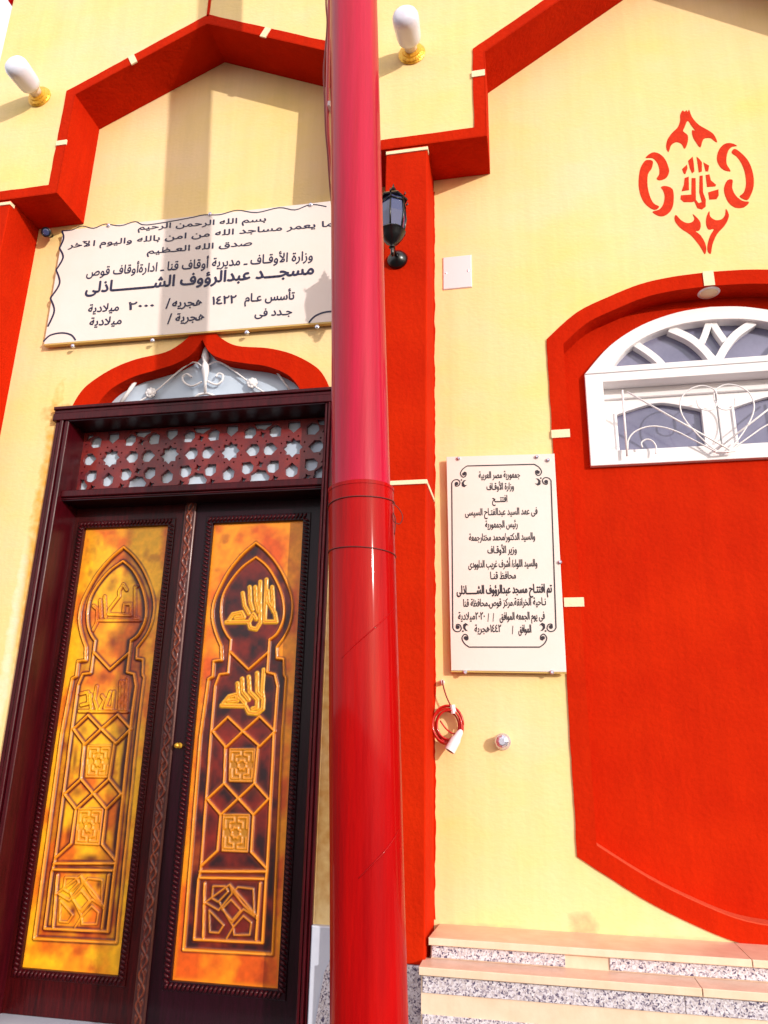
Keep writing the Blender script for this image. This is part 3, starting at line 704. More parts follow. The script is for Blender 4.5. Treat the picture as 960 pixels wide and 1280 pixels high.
    flank_shade = (np.exp(-((d-0.0085)/0.0034)**2)*(1.05 if not dark else 0.75)*(0.5+0.7*n2)+np.exp(-((dd-0.0056)/0.0020)**2)*0.65+(0 if dark else 1)*np.exp(-((dt-0.0095)/0.0025)**2)*0.7).clip(0, 0.95)[..., None]  # darkens ridge flanks: relief shade painted into the panel colour
    C = C*(1-flank_shade)+(blood*0.3)*flank_shade
    if not dark:                                  # airbrushed stain with flank shade painted in beside the frame lines
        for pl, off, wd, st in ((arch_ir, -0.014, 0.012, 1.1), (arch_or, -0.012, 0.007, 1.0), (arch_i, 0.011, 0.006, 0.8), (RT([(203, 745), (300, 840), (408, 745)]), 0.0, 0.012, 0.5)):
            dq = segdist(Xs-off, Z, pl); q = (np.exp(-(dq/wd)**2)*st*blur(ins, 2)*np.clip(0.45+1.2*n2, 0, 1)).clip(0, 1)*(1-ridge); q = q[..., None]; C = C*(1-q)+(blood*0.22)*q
    fine = fbm(nx, nz, 22, seed+3, 4.2)[..., None]; C = C*(0.80+0.36*fine)
    ym = np.zeros(X.shape)
    for m in (med1, med2): ym = np.maximum(ym, inside(Xs, Z, m).astype(float))
    ym = (blur(ym, 1)*0.5)[..., None]; C = C*(1-ym)+np.array([0.72, 0.30, 0.01])*ym
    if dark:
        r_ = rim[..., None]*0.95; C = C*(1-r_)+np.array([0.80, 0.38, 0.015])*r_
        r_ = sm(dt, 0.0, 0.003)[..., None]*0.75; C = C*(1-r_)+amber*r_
    else:
        r_ = (sm(dt, 0.009, 0.013)-sm(dt, 0.005, 0.008)).clip(0, 1)[..., None]*0.8; C = C*(1-r_)+blood*r_
    r_ = np.maximum(ridge*0.85, ridge2*0.55)[..., None]; C = C*(1-r_)+rg*r_
    ed = np.minimum(np.minimum(X-gx0, gx1-X), np.minimum(Z-GZ0, GZ1-Z)); e_ = np.exp(-(ed/0.012)**2)[..., None]*0.5; C = C*(1-e_)+rg*e_
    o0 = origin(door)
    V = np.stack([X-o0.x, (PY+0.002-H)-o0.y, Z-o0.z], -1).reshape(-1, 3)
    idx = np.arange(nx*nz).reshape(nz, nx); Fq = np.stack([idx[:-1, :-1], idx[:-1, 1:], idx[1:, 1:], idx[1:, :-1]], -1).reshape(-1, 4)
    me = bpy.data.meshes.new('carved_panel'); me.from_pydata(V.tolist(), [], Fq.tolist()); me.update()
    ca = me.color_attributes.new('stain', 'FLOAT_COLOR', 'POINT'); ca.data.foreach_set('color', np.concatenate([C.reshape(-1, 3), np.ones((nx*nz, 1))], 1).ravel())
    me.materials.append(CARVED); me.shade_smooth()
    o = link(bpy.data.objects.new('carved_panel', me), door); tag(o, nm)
    slab('panel_backing', rect(gx0-0.01, gx1+0.01, GZ0-0.01, GZ1+0.01), [], PY+0.010, PY+0.02, WOOD, door)
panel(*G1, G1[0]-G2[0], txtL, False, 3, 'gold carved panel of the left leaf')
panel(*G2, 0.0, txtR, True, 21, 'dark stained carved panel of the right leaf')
# carved vine strip covering the meeting of the leaves
def vine():
    x0, x1 = -1.588, -1.534; z0, z1 = -1.04, 1.096; nx, nz = 22, 620
    xs = np.linspace(x0, x1, nx); zs = np.linspace(z0, z1, nz); X, Z = np.meshgrid(xs, zs); c = (x0+x1)/2; T = 0.105
    cv = np.minimum(np.abs(X-(c+0.014*np.sin(Z*2*np.pi/T))), np.abs(X-(c-0.010*np.sin(Z*2*np.pi/T+0.9)))+0.0015); H = 0.005*np.clip((0.006-cv)/0.004, 0, 1)
    for k in range(int((z1-z0)/T*2)+1):
        zc = z0+T*0.25+k*T/2; s = 1 if k % 2 else -1
        px = c-s*0.010*(1 if math.sin(zc*2*math.pi/T)*s > 0 else -1); dl = np.hypot((X-px)/0.9, (Z-zc)*0.45)
        H = np.maximum(H, 0.0055*np.clip((0.008-dl)/0.003, 0, 1)*(0.6+0.4*np.cos(dl*1500)))
    H += 0.004*np.clip((0.004-np.minimum(X-x0, x1-X))/0.003, 0, 1)
    H[:, 0] = -0.03; H[:, -1] = -0.03
    a = np.clip(H/0.005, 0, 1)[..., None]; n = fbm(nx, nz, 1, 5, 20)[..., None]
    C = np.array([0.05, 0.004, 0.003])*(1-a)+(np.array([0.13, 0.010, 0.004])*(1-n)+np.array([0.26, 0.045, 0.006])*n)*a
    o0 = origin(door); V = np.stack([X-o0.x, LY-0.014-H-o0.y, Z-o0.z], -1).reshape(-1, 3)
    idx = np.arange(nx*nz).reshape(nz, nx); Fq = np.stack([idx[:-1, :-1], idx[:-1, 1:], idx[1:, 1:], idx[1:, :-1]], -1).reshape(-1, 4)
    me = bpy.data.meshes.new('carved_strip'); me.from_pydata(V.tolist(), [], Fq.tolist()); me.update()
    ca = me.color_attributes.new('stain', 'FLOAT_COLOR', 'POINT'); ca.data.foreach_set('color', np.concatenate([C.reshape(-1, 3), np.ones((nx*nz, 1))], 1).ravel())
    me.materials.append(CARVEDM); me.shade_smooth(); link(bpy.data.objects.new('carved_strip', me), door)
vine()
x, z = at(225, 932, LY)
MB().lathe([(0, 0.012), (0.006, 0.012), (0.010, 0.006), (0.02, 0.006), (0.026, 0.012), (0.036, 0.010), (0.04, 0.004)], (x, LY, z), (0, -1, 0), 14).build('door_knob', GOLDM, door, smooth=True)

# threshold, skirting beside the door
MB().bbox(-2.30, -0.80, -0.10, 0.15, -1.10, -1.046, 0.006).build('door_threshold', MARBG, fac)
MB().bbox(-0.836, -0.590, -0.030, 0.0, -1.10, -0.620, 0.004).build('skirting_slab', MARBG, fac)
slab('skirting_inlay', [at(393, 1285, -0.04), at(412, 1285, -0.04), at(412, 1200, -0.04), (at(405, 1216, -0.04))], [], -0.04, -0.0305, TERR, fac)

# ================================================================== STEPS
stp = thing('side_steps', (1.0, -0.3, -1.6), 'peach marble steps with speckled terrazzo strips below the white window', 'steps')
# top slab and riser
def taper(mb, x0, x1, y0, y1, z0, z1, back):
    """slab whose left end is cut back towards the wall"""
    mb.add([(x0, y0, z0), (x1, y0, z0), (x1, y1, z0), (x0+back, y1, z0), (x0, y0, z1), (x1, y0, z1), (x1, y1, z1), (x0+back, y1, z1)],
           [(0, 3, 2, 1), (4, 5, 6, 7), (0, 1, 5, 4), (1, 2, 6, 5), (2, 3, 7, 6), (3, 0, 4, 7)])
    return mb
for a, b in ((-0.378, 0.62), (0.6225, 1.62), (1.6225, 2.6)):
    taper(MB(), a, b, -0.22, 0.0, -0.612, -0.592, 0.012 if a < 0 else 0).build('tread_slab', MARB, stp)
    MB().bbox(a, b, -0.226, -0.2205, -0.6135, -0.5915, 0.002).build('nosing', MARBC, stp)
MB().box(-0.372, 2.6, -0.205, 0.0, -0.70, -0.6125).build('riser', MARBC, stp)
for a, b in ((-0.369, 0.062), (0.200, 0.92), (1.0, 1.9)):
    MB().bbox(a, b, -0.210, -0.2052, -0.652, -0.6145, 0.001).build('terrazzo_strip', TERR, stp)
for a, b in ((-0.395, 0.45), (0.4525, 1.30), (1.3025, 2.6)):
    MB().box(a, b, -0.320, -0.206, -0.676, -0.655).build('tread_slab', MARB, stp)
    MB().bbox(a, b, -0.327, -0.3205, -0.6775, -0.6545, 0.002).build('nosing', MARBC, stp)
MB().box(-0.389, 2.6, -0.312, 0.0, -1.59, -0.6765).build('riser', MARBC, stp)
for z0, z1 in ((-0.727, -0.681), (-0.842, -0.786)):
    for a, b in ((-0.384, 0.40), (0.402, 1.2), (1.202, 2.6)):
        MB().bbox(a, b, -0.317, -0.3122, z0, z1, 0.001).build('terrazzo_strip', TERR, stp)

# ================================================================== MEDALLION (painted stencil)
md = thing('wall_medallion', (0.81, -0.004, 2.49), 'red stencilled calligraphy medallion with four curling leaves on the yellow wall', 'wall painting')
def M(p): return [at(780+x/5.333, 120+y/5.333, -0.003) for x, y in p]
shapes = [[(390, 95), (405, 102), (418, 92), (425, 105), (435, 90), (455, 140), (500, 190), (560, 225), (600, 255), (622, 305), (600, 295), (575, 278), (530, 285), (510, 340), (480, 305), (458, 265), (455, 225), (475, 230), (450, 195), (425, 162), (405, 205), (395, 232), (425, 260), (425, 305), (405, 350), (385, 318), (350, 305), (315, 325), (298, 370), (282, 340), (290, 290), (320, 245), (360, 205), (375, 160), (375, 125)],
 [(145, 410), (170, 385), (200, 373), (240, 385), (275, 420), (298, 475), (300, 510), (280, 545), (240, 560), (218, 548), (235, 520), (235, 480), (220, 440), (190, 412)],
 [(150, 425), (192, 432), (185, 480), (160, 520), (158, 600), (175, 670), (200, 715), (235, 735), (205, 757), (150, 725), (115, 670), (98, 590), (105, 500), (125, 450)],
 [(248, 605), (280, 598), (325, 620), (332, 690), (320, 750), (280, 792), (235, 798), (190, 770), (235, 755), (262, 720), (272, 670), (262, 630)],
 [(755, 330), (715, 312), (670, 318), (635, 355), (620, 410), (632, 455), (665, 490), (708, 500), (705, 485), (685, 450), (685, 400), (700, 355), (725, 335)],
 [(740, 350), (790, 385), (835, 440), (862, 520), (865, 600), (845, 660), (820, 692), (772, 668), (800, 640), (815, 580), (805, 500), (780, 440), (750, 400), (718, 375)],
 [(725, 558), (690, 560), (668, 610), (675, 660), (700, 710), (745, 742), (800, 740), (835, 705), (790, 697), (745, 660), (722, 610)],
 [(345, 790), (340, 830), (380, 880), (440, 920), (490, 975), (520, 1020), (540, 1052), (550, 1020), (540, 975), (510, 925), (478, 900), (500, 895), (512, 870), (505, 830), (460, 785), (470, 815), (455, 838), (420, 845), (380, 825)],
 [(700, 790), (680, 750), (675, 790), (650, 820), (610, 825), (575, 800), (570, 765), (552, 800), (548, 850), (565, 888), (600, 885), (575, 930), (558, 990), (560, 1035), (580, 1048), (590, 990), (620, 920), (665, 870), (690, 830)],
 [(388, 485), (420, 455), (424, 480), (410, 518), (400, 515)], [(428, 430), (458, 402), (465, 440), (470, 500), (455, 513), (440, 480)], [(485, 402), (505, 420), (520, 440), (520, 500), (500, 508), (492, 450)],
 [(530, 440), (568, 462), (562, 500), (545, 500)], [(405, 545), (432, 535), (434, 625), (385, 632), (400, 590)], [(452, 545), (478, 545), (480, 690), (498, 712), (520, 705), (503, 640), (505, 530), (525, 528), (528, 640), (546, 690), (545, 735), (520, 754), (490, 745), (470, 700), (455, 705), (400, 705), (378, 685), (380, 660), (450, 655)],
 [(545, 525), (570, 520), (580, 560), (615, 590), (610, 600), (555, 604)], [(562, 640), (630, 620), (632, 660), (618, 685), (570, 688)]]
for k, s in enumerate(shapes):
    pl = M(s)
    if k < 9: pl = smooth_path(pl, 3, True)
    slab('leaf_scroll' if k < 9 else 'letter_stroke', pl, [], -0.0015, 0.0004, MED, md)

# ================================================================== PLAQUES
pb = thing('dedication_plaque', (-1.6, -0.03, 1.93), 'wide white plaque with blue Arabic lettering and wavy border above the door', 'plaque')
PYB = -0.034
TLb, BLb, BRb, TRb = at(79, 288, PYB), at(55, 430, PYB), (-0.80, 1.905), (-0.80, 2.59)
slab('board', [BLb, BRb, TRb, TLb], [], PYB, PYB+0.012, PLAQ, pb, bev=0.001)
slab('bottom_rail', [(BLb[0], BLb[1]-0.009), (BRb[0], BRb[1]-0.009), (BRb[0], BRb[1]-0.0015), (BLb[0], BLb[1]-0.0015)], [], PYB-0.001, -0.012, PEDGE, pb)
def P3(x, y): return at(40+x/2.4, 240+y/2.4, PYB)
pxh = lambda px: px*0.00415
def line1(s, xl, yl, xr, yr, h, bold=0.008): lettering(s, P3(xl, yl), P3(xr, yr), pxh(h)*1.0, PYB-0.0012, INK, pb, bold*1.2+0.012)
line1('بسم الله الرحمن الرحيم', 318, 114, 702, 88, 7.5, 0.014)
line1('إنما يعمر مساجد الله من امن بالله واليوم الآخر', 108, 168, 935, 100, 8, 0.014)
line1('صدق الله العـظيم', 345, 186, 660, 160, 8, 0.014)
line1('وزارة الأوقـاف ـ مديرية أوقاف قنا ـ ادارةأوقاف قوص', 163, 253, 842, 204, 12.5, 0.006)
line1('مسجـــد عبدالرؤوف الشـــــــــاذلى', 160, 304, 845, 246, 15.5, 0.022)
line1('تأسس عـام', 638, 330, 787, 322, 11, 0.014); line1('١٤٢٢', 540, 338, 612, 333, 11, 0.02); line1('هجريه', 420, 346, 510, 340, 11, 0.014); line1('/', 401, 350, 412, 349, 14)
line1('٢٠٠٠', 288, 354, 365, 350, 11, 0.02); line1('ميلادية', 168, 362, 260, 356, 11, 0.014)
line1('جـدد فى', 668, 374, 780, 368, 10, 0.014); line1('هجرية', 430, 390, 517, 384, 11, 0.014); line1('/', 406, 396, 417, 395, 14); line1('ميلادية', 172, 402, 268, 396, 11, 0.014)
def ink(pts, wd, y, parent, m=INK, closed_=False, name='border_line'):
    L, R = strip(pts, wd, closed_)
    if closed_: return slab(name, L, [R], y-0.0008, y+0.0002, m, parent) if abs(area(L)) > abs(area(R)) else slab(name, R, [L], y-0.0008, y+0.0002, m, parent)
    return slab(name, L+list(reversed(R)), [], y-0.0008, y+0.0002, m, parent)
def B(x, y): return at(40+x/4.8, 250+y/4.8, PYB)
wave_pts = [(180, 185), (190, 230), (165, 290)], [(165, 290), (187, 345), (145, 420)], [(145, 420), (166, 500), (110, 590)], [(110, 590), (134, 665), (95, 760)]
cxp = (BLb[0]-0.80)/2
for w_ in wave_pts:
    p = smooth_path([B(*q) for q in w_], 6); ink(p, 0.010, PYB-0.0004, pb)
    ink([(2*cxp-x, z-0.02) for x, z in p], 0.010, PYB-0.0004, pb)
p = smooth_path([B(*q) for q in ((68, 850), (110, 812), (180, 798), (235, 810), (262, 842))], 5); ink(p, 0.009, PYB-0.0004, pb); ink([(2*cxp-x, z-0.02) for x, z in p], 0.009, PYB-0.0004, pb)
top = [B(*q) for q in ((180, 186), (240, 180), (300, 157), (370, 170), (440, 145), (530, 155), (620, 130), (690, 150))]+[at(220+x/4.571, 240+y/4.571, PYB) for x, y in ((70, 150), (160, 131), (250, 130), (350, 105), (460, 118), (590, 90), (680, 103), (770, 72), (860, 84))]
ink(smooth_path(top, 4), 0.0055, PYB-0.0004, pb)
def screw(x, z, y, parent, r=0.011):
    MB().lathe([(0, r*0.55), (0.010, r*0.55), (0.0105, r), (0.016, r), (0.020, r*0.5)], (x, y, z), (0, -1, 0), 12).build('mounting_screw', CHROME, parent, smooth=True, angle=40)
for px, py in ((90, 431), (190, 424), (308, 414), (396, 407), (388, 254), (135, 280), (262, 266)):
    x, z = at(px, py, PYB-0.01); screw(x, z-0.003, -0.025, pb, 0.010)

pc = thing('inauguration_plaque', (-0.1, -0.03, 0.30), 'tall white plaque with small black Arabic lettering beside the red window surround', 'plaque')
PYC = -0.032
q0, q1, q2, q3 = at(564, 838, PYC), at(708, 840, PYC), at(693, 567, PYC), at(558, 571, PYC)
slab('board', [q0, q1, q2, q3], [], PYC, PYC+0.012, PLAQ, pc, bev=0.001)
slab('bottom_rail', [(q0[0], q0[1]-0.006), (q1[0], q1[1]-0.006), (q1[0], q1[1]-0.0012), (q0[0], q0[1]-0.0012)], [], PYC+0.001, -0.018, PEDGE, pc)
def Q(x, y): return at(540+x/4.267, 560+y/4.267, PYC)
def line2(s, xl, xr, yb, h=8.2, bold=0.010, dy=None):
    sl = 0.020*(xr-xl) if dy is None else dy
    lettering(s, Q(xl, yb+sl/2), Q(xr, yb-sl/2), h*0.00335*1.08, PYC-0.0010, INK2, pc, bold*1.1+0.010)
line2('جمهورية مصر العربية', 250, 470, 160); line2('وزارة الأوقـاف', 292, 437, 222); line2('افتتـــح', 322, 402, 288)
line2('فى عهد السيد عبدالفتـاح السيسى', 177, 563, 357); line2('رئيس الجمهورية', 285, 457, 424); line2('والسيد الدكتور/محمد مختارجمعة', 198, 550, 492)
line2('وزير الأوقـاف', 297, 452, 560); line2('والسيد اللواء/ أشرف غريب الداوودى', 195, 562, 635); line2('محافظ قنـا', 312, 448, 698)
line2('تم افتتـاح مسجد عبدالرؤوف الشــــــاذلى', 133, 640, 775, 9.5, 0.022); line2('نـاحية الخرانقة.مركز قوص.محافظة قنا', 168, 608, 842)
line2('فى يوم الجمعه الموافق', 362, 602, 915); line2('/', 325, 331, 925, 9); line2('/', 298, 304, 925, 9); line2('٢٠٢٠ميلادية', 140, 282, 915)
line2('الموافق', 462, 530, 985, 8.5); line2('/', 428, 434, 992, 9); line2('١٤٤٢هجرية', 228, 370, 982)
# border with scrolled corners
TLc, TRc, BRc, BLc = Q(105, 98), Q(632, 85), Q(665, 1062), Q(112, 1062)
bw, bh = 1.0, 1.0
def Bq(u, v):
    a = lerp(TLc, TRc, u); b = lerp(BLc, BRc, u); return lerp(a, b, v)
cu, cv = 0.16, 0.098
for a, b in (((cu, 0), (1-cu, 0)), ((cu, 1), (1-cu, 1)), ((0, cv), (0, 1-cv)), ((1, cv), (1, 1-cv))):
    ink([Bq(*a), Bq(*b)], 0.0048, PYC-0.0004, pc, INK2)
for fu in (0, 1):
    for fv in (0, 1):
        g_ = lambda u, v: Bq(1-u if fu else u, 1-v if fv else v)
        ink(smooth_path([g_(cu, 0), g_(0.115, 0.018), g_(0.09, 0.045), g_(0.115, 0.066), g_(0.145, 0.058), g_(0.148, 0.040), g_(0.125, 0.036)], 4), 0.0042, PYC-0.0005, pc, INK2)
        ink(smooth_path([g_(0, cv), g_(0.022, 0.083), g_(0.06, 0.080), g_(0.085, 0.095), g_(0.070, 0.115), g_(0.040, 0.117), g_(0.035, 0.103)], 4), 0.0042, PYC-0.0005, pc, INK2)
        for (u, v, r) in ((0.126, 0.047, 0.0075), (0.048, 0.103, 0.0080), (0.100, 0.082, 0.0035)):
            c = g_(u, v); slab('corner_scroll', [(c[0]+r*math.cos(t), c[1]+r*math.sin(t)) for t in np.linspace(0, 2*math.pi, 12)[:-1]], [], PYC-0.0012, PYC, INK2, pc)
        cr = [g_(u, v) for u, v in ((0.108, 0.085), (0.14, 0.080), (0.155, 0.092), (0.150, 0.112), (0.132, 0.122), (0.105, 0.115), (0.098, 0.100))]
        cres = [g_(u, v) for u, v in ((0.150, 0.083), (0.125, 0.084), (0.102, 0.098), (0.104, 0.118), (0.130, 0.125), (0.158, 0.112), (0.136, 0.113), (0.124, 0.103), (0.130, 0.092))]
        slab('corner_scroll', cres, [], PYC-0.0013, PYC, INK2, pc)
for px, py in ((581, 840), (690, 840), (573, 572), (671, 570), (685, 574), (700, 702)):
    x, z = at(px, py, PYC-0.012); screw(x, z, -0.022, pc, 0.008)

# ================================================================== PIPE
tp, bp_ = at(442.0, 0, -1.02), at(461.5, 1275, -0.95)
def pax(t):                                          # axis of the pipe by height
    k = (t-bp_[1])/(tp[1]-bp_[1]); return Vector((bp_[0]+(tp[0]-bp_[0])*k, -0.95+(-0.07)*k, t))
pp = thing('drain_pipe', tuple(pax(-1.6)), 'tall glossy red pipe with a wider lower sleeve standing in front of the door', 'pipe')
zj = at(452, 600, -1.08)[1]
def seam_pipe(name, z0, z1, r, n=48):
    mb = MB(); N = 40; prof = [z0+(z1-z0)*i/N for i in range(N+1)]
    rr = [r*(1+0.004*math.sin(3.1*z)+0.003*math.sin(7.7*z+1)) for z in prof]
    mb.tube([pax(z) for z in prof], rr, n); return mb.build(name, POLEU if 'upper' in name else POLE, pp, smooth=True, angle=50)
seam_pipe('upper_pipe', zj-0.05, 5.2, 0.0855)
seam_pipe('lower_sleeve', -1.6, zj, 0.0950)
MB().tube([pax(zj-0.004), pax(zj+0.006), pax(zj+0.010)], [0.0968, 0.0968, 0.088], 48).build('sleeve_rim', POLE, pp, smooth=True, angle=40)
def ring(zc, tilt, r, rad, m, name, wob=0.0):
    pts = []
    for k in range(40):
        a = 2*math.pi*k/40; p = pax(zc+tilt*math.cos(a)+wob*math.sin(2*a)); pts.append(p+Vector((r*math.cos(a), r*math.sin(a), 0)))
    return MB().tube(pts, rad, 6, closed=True).build(name, m, pp, smooth=True)
z1_, z2_ = at(452, 623, -1.07)[1], at(452, 683, -1.07)[1]
ring(z1_+0.006, 0.010, 0.0968, 0.0018, WIREM, 'tie_wire', 0.004); ring(z2_, -0.004, 0.0966, 0.0016, WIREM, 'tie_wire')
def helix(y0, y1, a0, a1, rad, nm='glint_ridge'):
    za, zb = at(455, y0, -1.07)[1], at(455, y1, -1.07)[1]; pts = []
    for k in range(17):
        t = k/16; a = math.radians(a0+(a1-a0)*t); p = pax(za+(zb-za)*t); pts.append(p+Vector((0.0953*math.sin(a), -0.0953*math.cos(a), 0)))
    MB().tube(pts, [rad*(0.3+0.7*math.sin(math.pi*min(1, max(0, k/16)))) for k in range(17)], 6).build(nm, POLE, pp, smooth=True)
helix(752, 822, 78, -25, 0.0022); helix(1040, 1100, 70, 0, 0.0024)  # ridges added in place of a shadow edge and a glint
mb = MB(); c = pax(z1_-0.03)
lp = [c+Vector((0.094, -0.03, 0.035)), c+Vector((0.112, -0.02, 0.02)), c+Vector((0.124, -0.02, -0.005)), c+Vector((0.116, -0.02, -0.026)), c+Vector((0.100, -0.03, -0.02)), c+Vector((0.098, -0.03, 0.005)), c+Vector((0.106, -0.03, -0.02)), c+Vector((0.103, -0.03, -0.06))]
mb.tube([Vector(p) for p in smooth_path([tuple(p) for p in lp], 5)], 0.0014, 5); mb.build('tie_wire', WIREM, pp, smooth=True)

def cable(name, pts, y, r, m, label, group=None):
    p = [(*at(px, py, y+dy), y+dy) for px, py, dy in pts]
    p = smooth_path([(a, c, b) for a, b, c in p], 6)
    o = MB().tube(p, r, 8).build(name, m, None, smooth=True); return tag(o, label, 'cable', group)
cable('cable', [(409, -60, 0), (407.5, 0, 0), (409, 28, 0), (407, 59, 0), (404.6, 89, 0), (405.8, 122, 0), (407, 162, 0), (409.7, 193, 0), (413, 239, 0.02), (420, 300, 0.06)], -0.84, 0.0035, DARKCABLE, 'thin dark cable hanging loose along the left side of the red pipe')
cable('cable', [(413, -60, 0), (411.5, 0, 0), (410.5, 60, 0), (409.5, 110, 0), (409.5, 160, 0), (412, 195, 0.01), (418, 240, 0.04), (424, 300, 0.08)], -0.80, 0.0080, REDCABLE, 'thick red cable between the dark cable and the pipe')
x, z = at(411, 130, -0.83)
tag(MB().bbox(x-0.004, x+0.006, -0.835, -0.80, z-0.012, z+0.012, 0.002).build('cable_clip', PLASTIC), 'tiny white clip on the red cable beside the pipe', 'clip')

# ================================================================== GLOBE LAMPS
for px, py, lab in ((50, 122, 'frosted white globe lamp on gold base, at the upper left corner'), (515, 68, 'frosted white globe lamp on gold base, right of the red pipe')):
    x, z = at(px, py, FY)
    gl = thing('globe_lamp', (x, FY, z), lab, 'wall lamp', 'globe lamps on the upper wall')
    b0 = MB().lathe([(0, 0.064), (0.006, 0.066), (0.012, 0.058), (0.016, 0.060), (0.022, 0.046), (0.028, 0.044), (0.032, 0.030)], (x, FY, z), (0, -1, 0), 28)
    for k in range(16):
        a = k*math.pi/8; b0.lathe([(-0.004, 0.003), (0, 0.009), (0.006, 0.008), (0.009, 0.003)], (x+0.052*math.cos(a), FY-0.010, z+0.052*math.sin(a)), (0, -1, 0), 8)
    b0.build('gold_base', GOLDM, gl, smooth=True, angle=35)
    MB().lathe([(0.028, 0.030), (0.05, 0.031), (0.066, 0.036), (0.074, 0.048)], (x, FY, z), (0, -1, 0), 24).build('lamp_stem', STEMM, gl, smooth=True)
    MB().lathe([(0.070, 0.046), (0.080, 0.054), (0.10, 0.058), (0.14, 0.060), (0.175, 0.062), (0.20, 0.061), (0.216, 0.053), (0.227, 0.036), (0.231, 0.004)], (x, FY, z), (0, -1, 0), 32).build('globe', GLOBE, gl, smooth=True)

# ================================================================== LANTERN
lxp, lzc = at(491, 270, -0.40); LYY = -0.40
la = thing('wall_lantern', (lxp, FY, lzc-0.15), 'black wall lantern with glass panes on the red pilaster beside the pipe', 'wall lantern')
U = lambda py: at(491, py, LYY)[1]
z_t, z_b = U(252), U(290)
cage = MB(); gp = []
for k in range(6):
    a = math.pi/6+k*math.pi/3
    cage.tube([(lxp+0.052*math.cos(a), LYY+0.052*math.sin(a), z_t), (lxp+0.060*math.cos(a), LYY+0.060*math.sin(a), (z_t+z_b)/2), (lxp+0.050*math.cos(a), LYY+0.050*math.sin(a), z_b)], 0.0038, 6)
for zz, rr_ in ((z_t, 0.053), (z_b, 0.052), (z_t-0.018, 0.0575)):
    cage.tube([(lxp+rr_*math.cos(math.pi/6+k*math.pi/3), LYY+rr_*math.sin(math.pi/6+k*math.pi/3), zz) for k in range(6)], 0.0032, 6, closed=True)
for k in range(6):
    a = math.pi/6+k*math.pi/3; cage.tube([(lxp+0.060*math.cos(a), LYY+0.060*math.sin(a), z_t), (lxp+0.068*math.cos(a), LYY+0.068*math.sin(a), z_t+0.006), (lxp+0.064*math.cos(a), LYY+0.064*math.sin(a), z_t+0.018)], [0.004, 0.003, 0.001], 6)
cage.build('lantern_cage', BLACK, la, smooth=True)
for k in range(6):
    a0, a1 = math.pi/6+k*math.pi/3, math.pi/6+(k+1)*math.pi/3
    def pt(a, r, z): return (lxp+r*math.cos(a), LYY+r*math.sin(a), z)
    zm = (z_t+z_b)/2
    MB().add([pt(a0, .049, z_b), pt(a1, .049, z_b), pt(a1, .058, zm), pt(a0, .058, zm), pt(a0, .051, z_t), pt(a1, .051, z_t), pt(a0, .047, z_b), pt(a1, .047, z_b), pt(a1, .056, zm), pt(a0, .056, zm), pt(a0, .049, z_t), pt(a1, .049, z_t)],
             [(0, 1, 2, 3), (3, 2, 5, 4), (7, 6, 9, 8), (8, 9, 10, 11), (0, 3, 9, 6), (3, 4, 10, 9), (1, 7, 8, 2), (2, 8, 11, 5), (4, 5, 11, 10), (0, 6, 7, 1)]).build('glass_pane', LGLASS, la)
MB().lathe([(0, 0.062), (0.006, 0.064), (0.016, 0.056), (0.030, 0.034), (0.036, 0.020), (0.046, 0.016), (0.052, 0.020), (0.060, 0.008), (0.068, 0.011), (0.078, 0.005), (0.094, 0.001)], (lxp, LYY, z_t-0.002), (0, 0, 1), 6).build('lantern_roof', BLACK, la)
MB().lathe([(0, 0.054), (0.006, 0.057), (0.012, 0.052), (0.030, 0.045), (0.052, 0.030), (0.064, 0.012), (0.074, 0.009), (0.080, 0.014), (0.088, 0.004)], (lxp, LYY, z_b+0.002), (0, 0, -1), 12).build('lantern_base', BLACK, la, smooth=True, angle=40)
bx, bz = at(496, 322, FY-0.02)
arm = smooth_path([(lxp, LYY, z_b-0.075), (lxp, LYY+0.01, z_b-0.105), (bx, LYY+0.06, bz-0.02), (bx, FY-0.03, bz)], 6)
MB().tube(arm, 0.008, 8).build('bracket_arm', BLACK, la, smooth=True)
MB().lathe([(0, 0.044), (0.006, 0.046), (0.018, 0.040), (0.030, 0.026), (0.038, 0.010)], (bx, FY, bz), (0, -1, 0), 24).build('wall_plate', BLACK, la, smooth=True)
MB().lathe([(0, 0.006), (0.004, 0.013), (0.02, 0.016), (0.05, 0.016), (0.056, 0.012)], (lxp, LYY, z_b+0.005), (0, 0, 1), 12).build('bulb', GLOBE, la, smooth=True)

# small black fitting under the left ledge
x, z = at(56, 290, -0.06)
sf = thing('spotlight', (x, -0.03, z), 'small black spotlight tucked under the red ledge by the wide plaque', 'light fitting')
MB().lathe([(0, 0.012), (0.010, 0.022), (0.035, 0.024), (0.05, 0.026), (0.053, 0.022), (0.049, 0.019)], (x, -0.03, z+0.015), (0.3, -0.8, -0.5), 20).build('spotlight_body', BLACK, sf, smooth=True, angle=50)
MB().lathe([(0.048, 0.020), (0.051, 0.012)], (x, -0.03, z+0.015), (0.3, -0.8, -0.5), 16).build('lens', LGLASS, sf)
MB().tube([(x, 0, z+0.02), (x, -0.03, z+0.02)], 0.010, 8).build('bracket', BLACK, sf)

# round lamp under the window recess soffit
x, z = at(886, 367, 0.045); dc = thing('recessed_light', (x, 0.045, 1.935), 'round cream light cover under the red arch above the white window', 'ceiling light')
MB().lathe([(0.004, 0.044), (0.004, 0.047), (0.012, 0.047), (0.016, 0.042)], (x, 0.045, 1.942), (0, 0, -1), 28).build('cover_ring', WHITE, dc, smooth=True, angle=40)
MB().lathe([(0.012, 0.042), (0.019, 0.034), (0.022, 0.01)], (x, 0.045, 1.942), (0, 0, -1), 28).build('cover_dome', CREAM, dc, smooth=True)

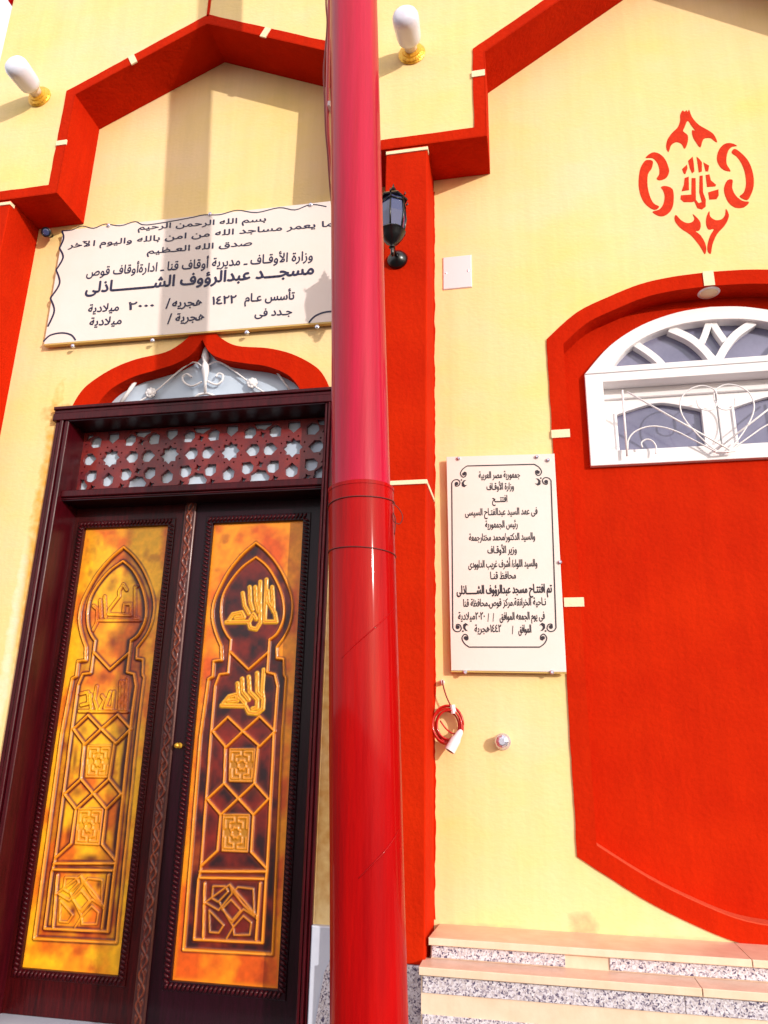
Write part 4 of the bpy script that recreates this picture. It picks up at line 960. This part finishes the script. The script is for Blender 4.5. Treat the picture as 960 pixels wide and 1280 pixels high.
# junction box cover
x0, zz0 = at(553, 361, -0.012); x1, zz1 = at(589, 317, -0.012)
jb = thing('junction_box', ((x0+x1)/2, 0, zz0), 'square white junction box cover on yellow wall at the pilaster edge', 'box')
MB().bbox(x0+0.002, x1, -0.006, 0.0, zz0, zz1, 0.003).build('cover_plate', PLASTIC, jb)
for u in (0.12, 0.88): MB().lathe([(0, 0.004), (0.002, 0.004), (0.003, 0.002)], (x0+(x1-x0)*u, -0.006, (zz0+zz1)/2), (0, -1, 0), 8).build('screw', CHROME, jb)

# cable coil with hanging lamp socket
cx, czz = at(561, 905, -0.03)
cc = thing('cable_coil', (cx, -0.03, czz), 'coil of red cable with white socket hanging beside the pilaster', 'cable')
mb = MB(); pts = []
for k in range(140):
    t = k/140*2*math.pi*5; r = 1+0.17*math.sin(t*0.37+1)
    pts.append((cx-0.004+0.052*r*math.cos(t)+0.004*math.sin(t*.2), -0.035-0.010*math.sin(t*0.21), czz+0.062*r*math.sin(t)-0.004))
mb.tube(pts, 0.0040, 6); mb.build('coiled_cable', REDCABLE, cc, smooth=True)
def E(x, y, d=-0.04): a = at(530+x/7.385, 840+y/7.385, d); return (a[0], d, a[1])
MB().tube(smooth_path([E(172, 75), E(178, 130), E(205, 220), E(245, 310)], 5), 0.0028, 6).build('lead_wire', DARKCABLE, cc, smooth=True)
MB().tube(smooth_path([E(150, 450), E(200, 520), E(260, 565), E(320, 570)], 5), 0.0030, 6).tube(smooth_path([E(160, 620), E(200, 640), E(260, 600), E(330, 540)], 5), 0.003, 6).build('loose_loop', REDCABLE, cc, smooth=True)
a, b = Vector(E(262, 305)), Vector(E(275, 385))
MB().tube([a, b], [0.010, 0.011], 8).build('tape_tie', PLASTIC, cc)
a, b = Vector(E(345, 535, -0.05)), Vector(E(235, 730, -0.07)); dv = (b-a).normalized(); Lh = (b-a).length
MB().lathe([(0, 0.006), (0.01, 0.012), (Lh*0.35, 0.015), (Lh*0.45, 0.019), (Lh*0.98, 0.021), (Lh, 0.021), (Lh, 0.016), (Lh*0.8, 0.015)], a, dv, 18).build('lamp_socket', PLASTIC, cc, smooth=True, angle=40)
MB().lathe([(Lh*0.82, 0.0148), (Lh*0.97, 0.0148)], a, dv, 14).build('socket_hole', BLACK, cc)
a = Vector(E(168, 95, -0.01)); MB().lathe([(0, 0.010), (0.02, 0.010), (0.03, 0.004)], (a.x, 0, a.z), (0, -1, 0), 10).build('wall_hook', PLASTIC, cc)

# chrome tap plug
x, z = at(628, 927, -0.03)
tap = thing('wall_tap', (x, 0, z), 'small round chrome tap fitting on the yellow wall below the tall plaque', 'tap')
MB().lathe([(0, 0.030), (0.004, 0.031), (0.010, 0.026), (0.016, 0.018)], (x, 0, z), (0, -1, 0), 24).build('flange', CHROME, tap, smooth=True, angle=40)
MB().lathe([(0.014, 0.020), (0.020, 0.026), (0.040, 0.028), (0.046, 0.024), (0.052, 0.016), (0.054, 0.012)], (x, 0, z), (0, -1, 0), 8).build('knob', CHROME, tap)
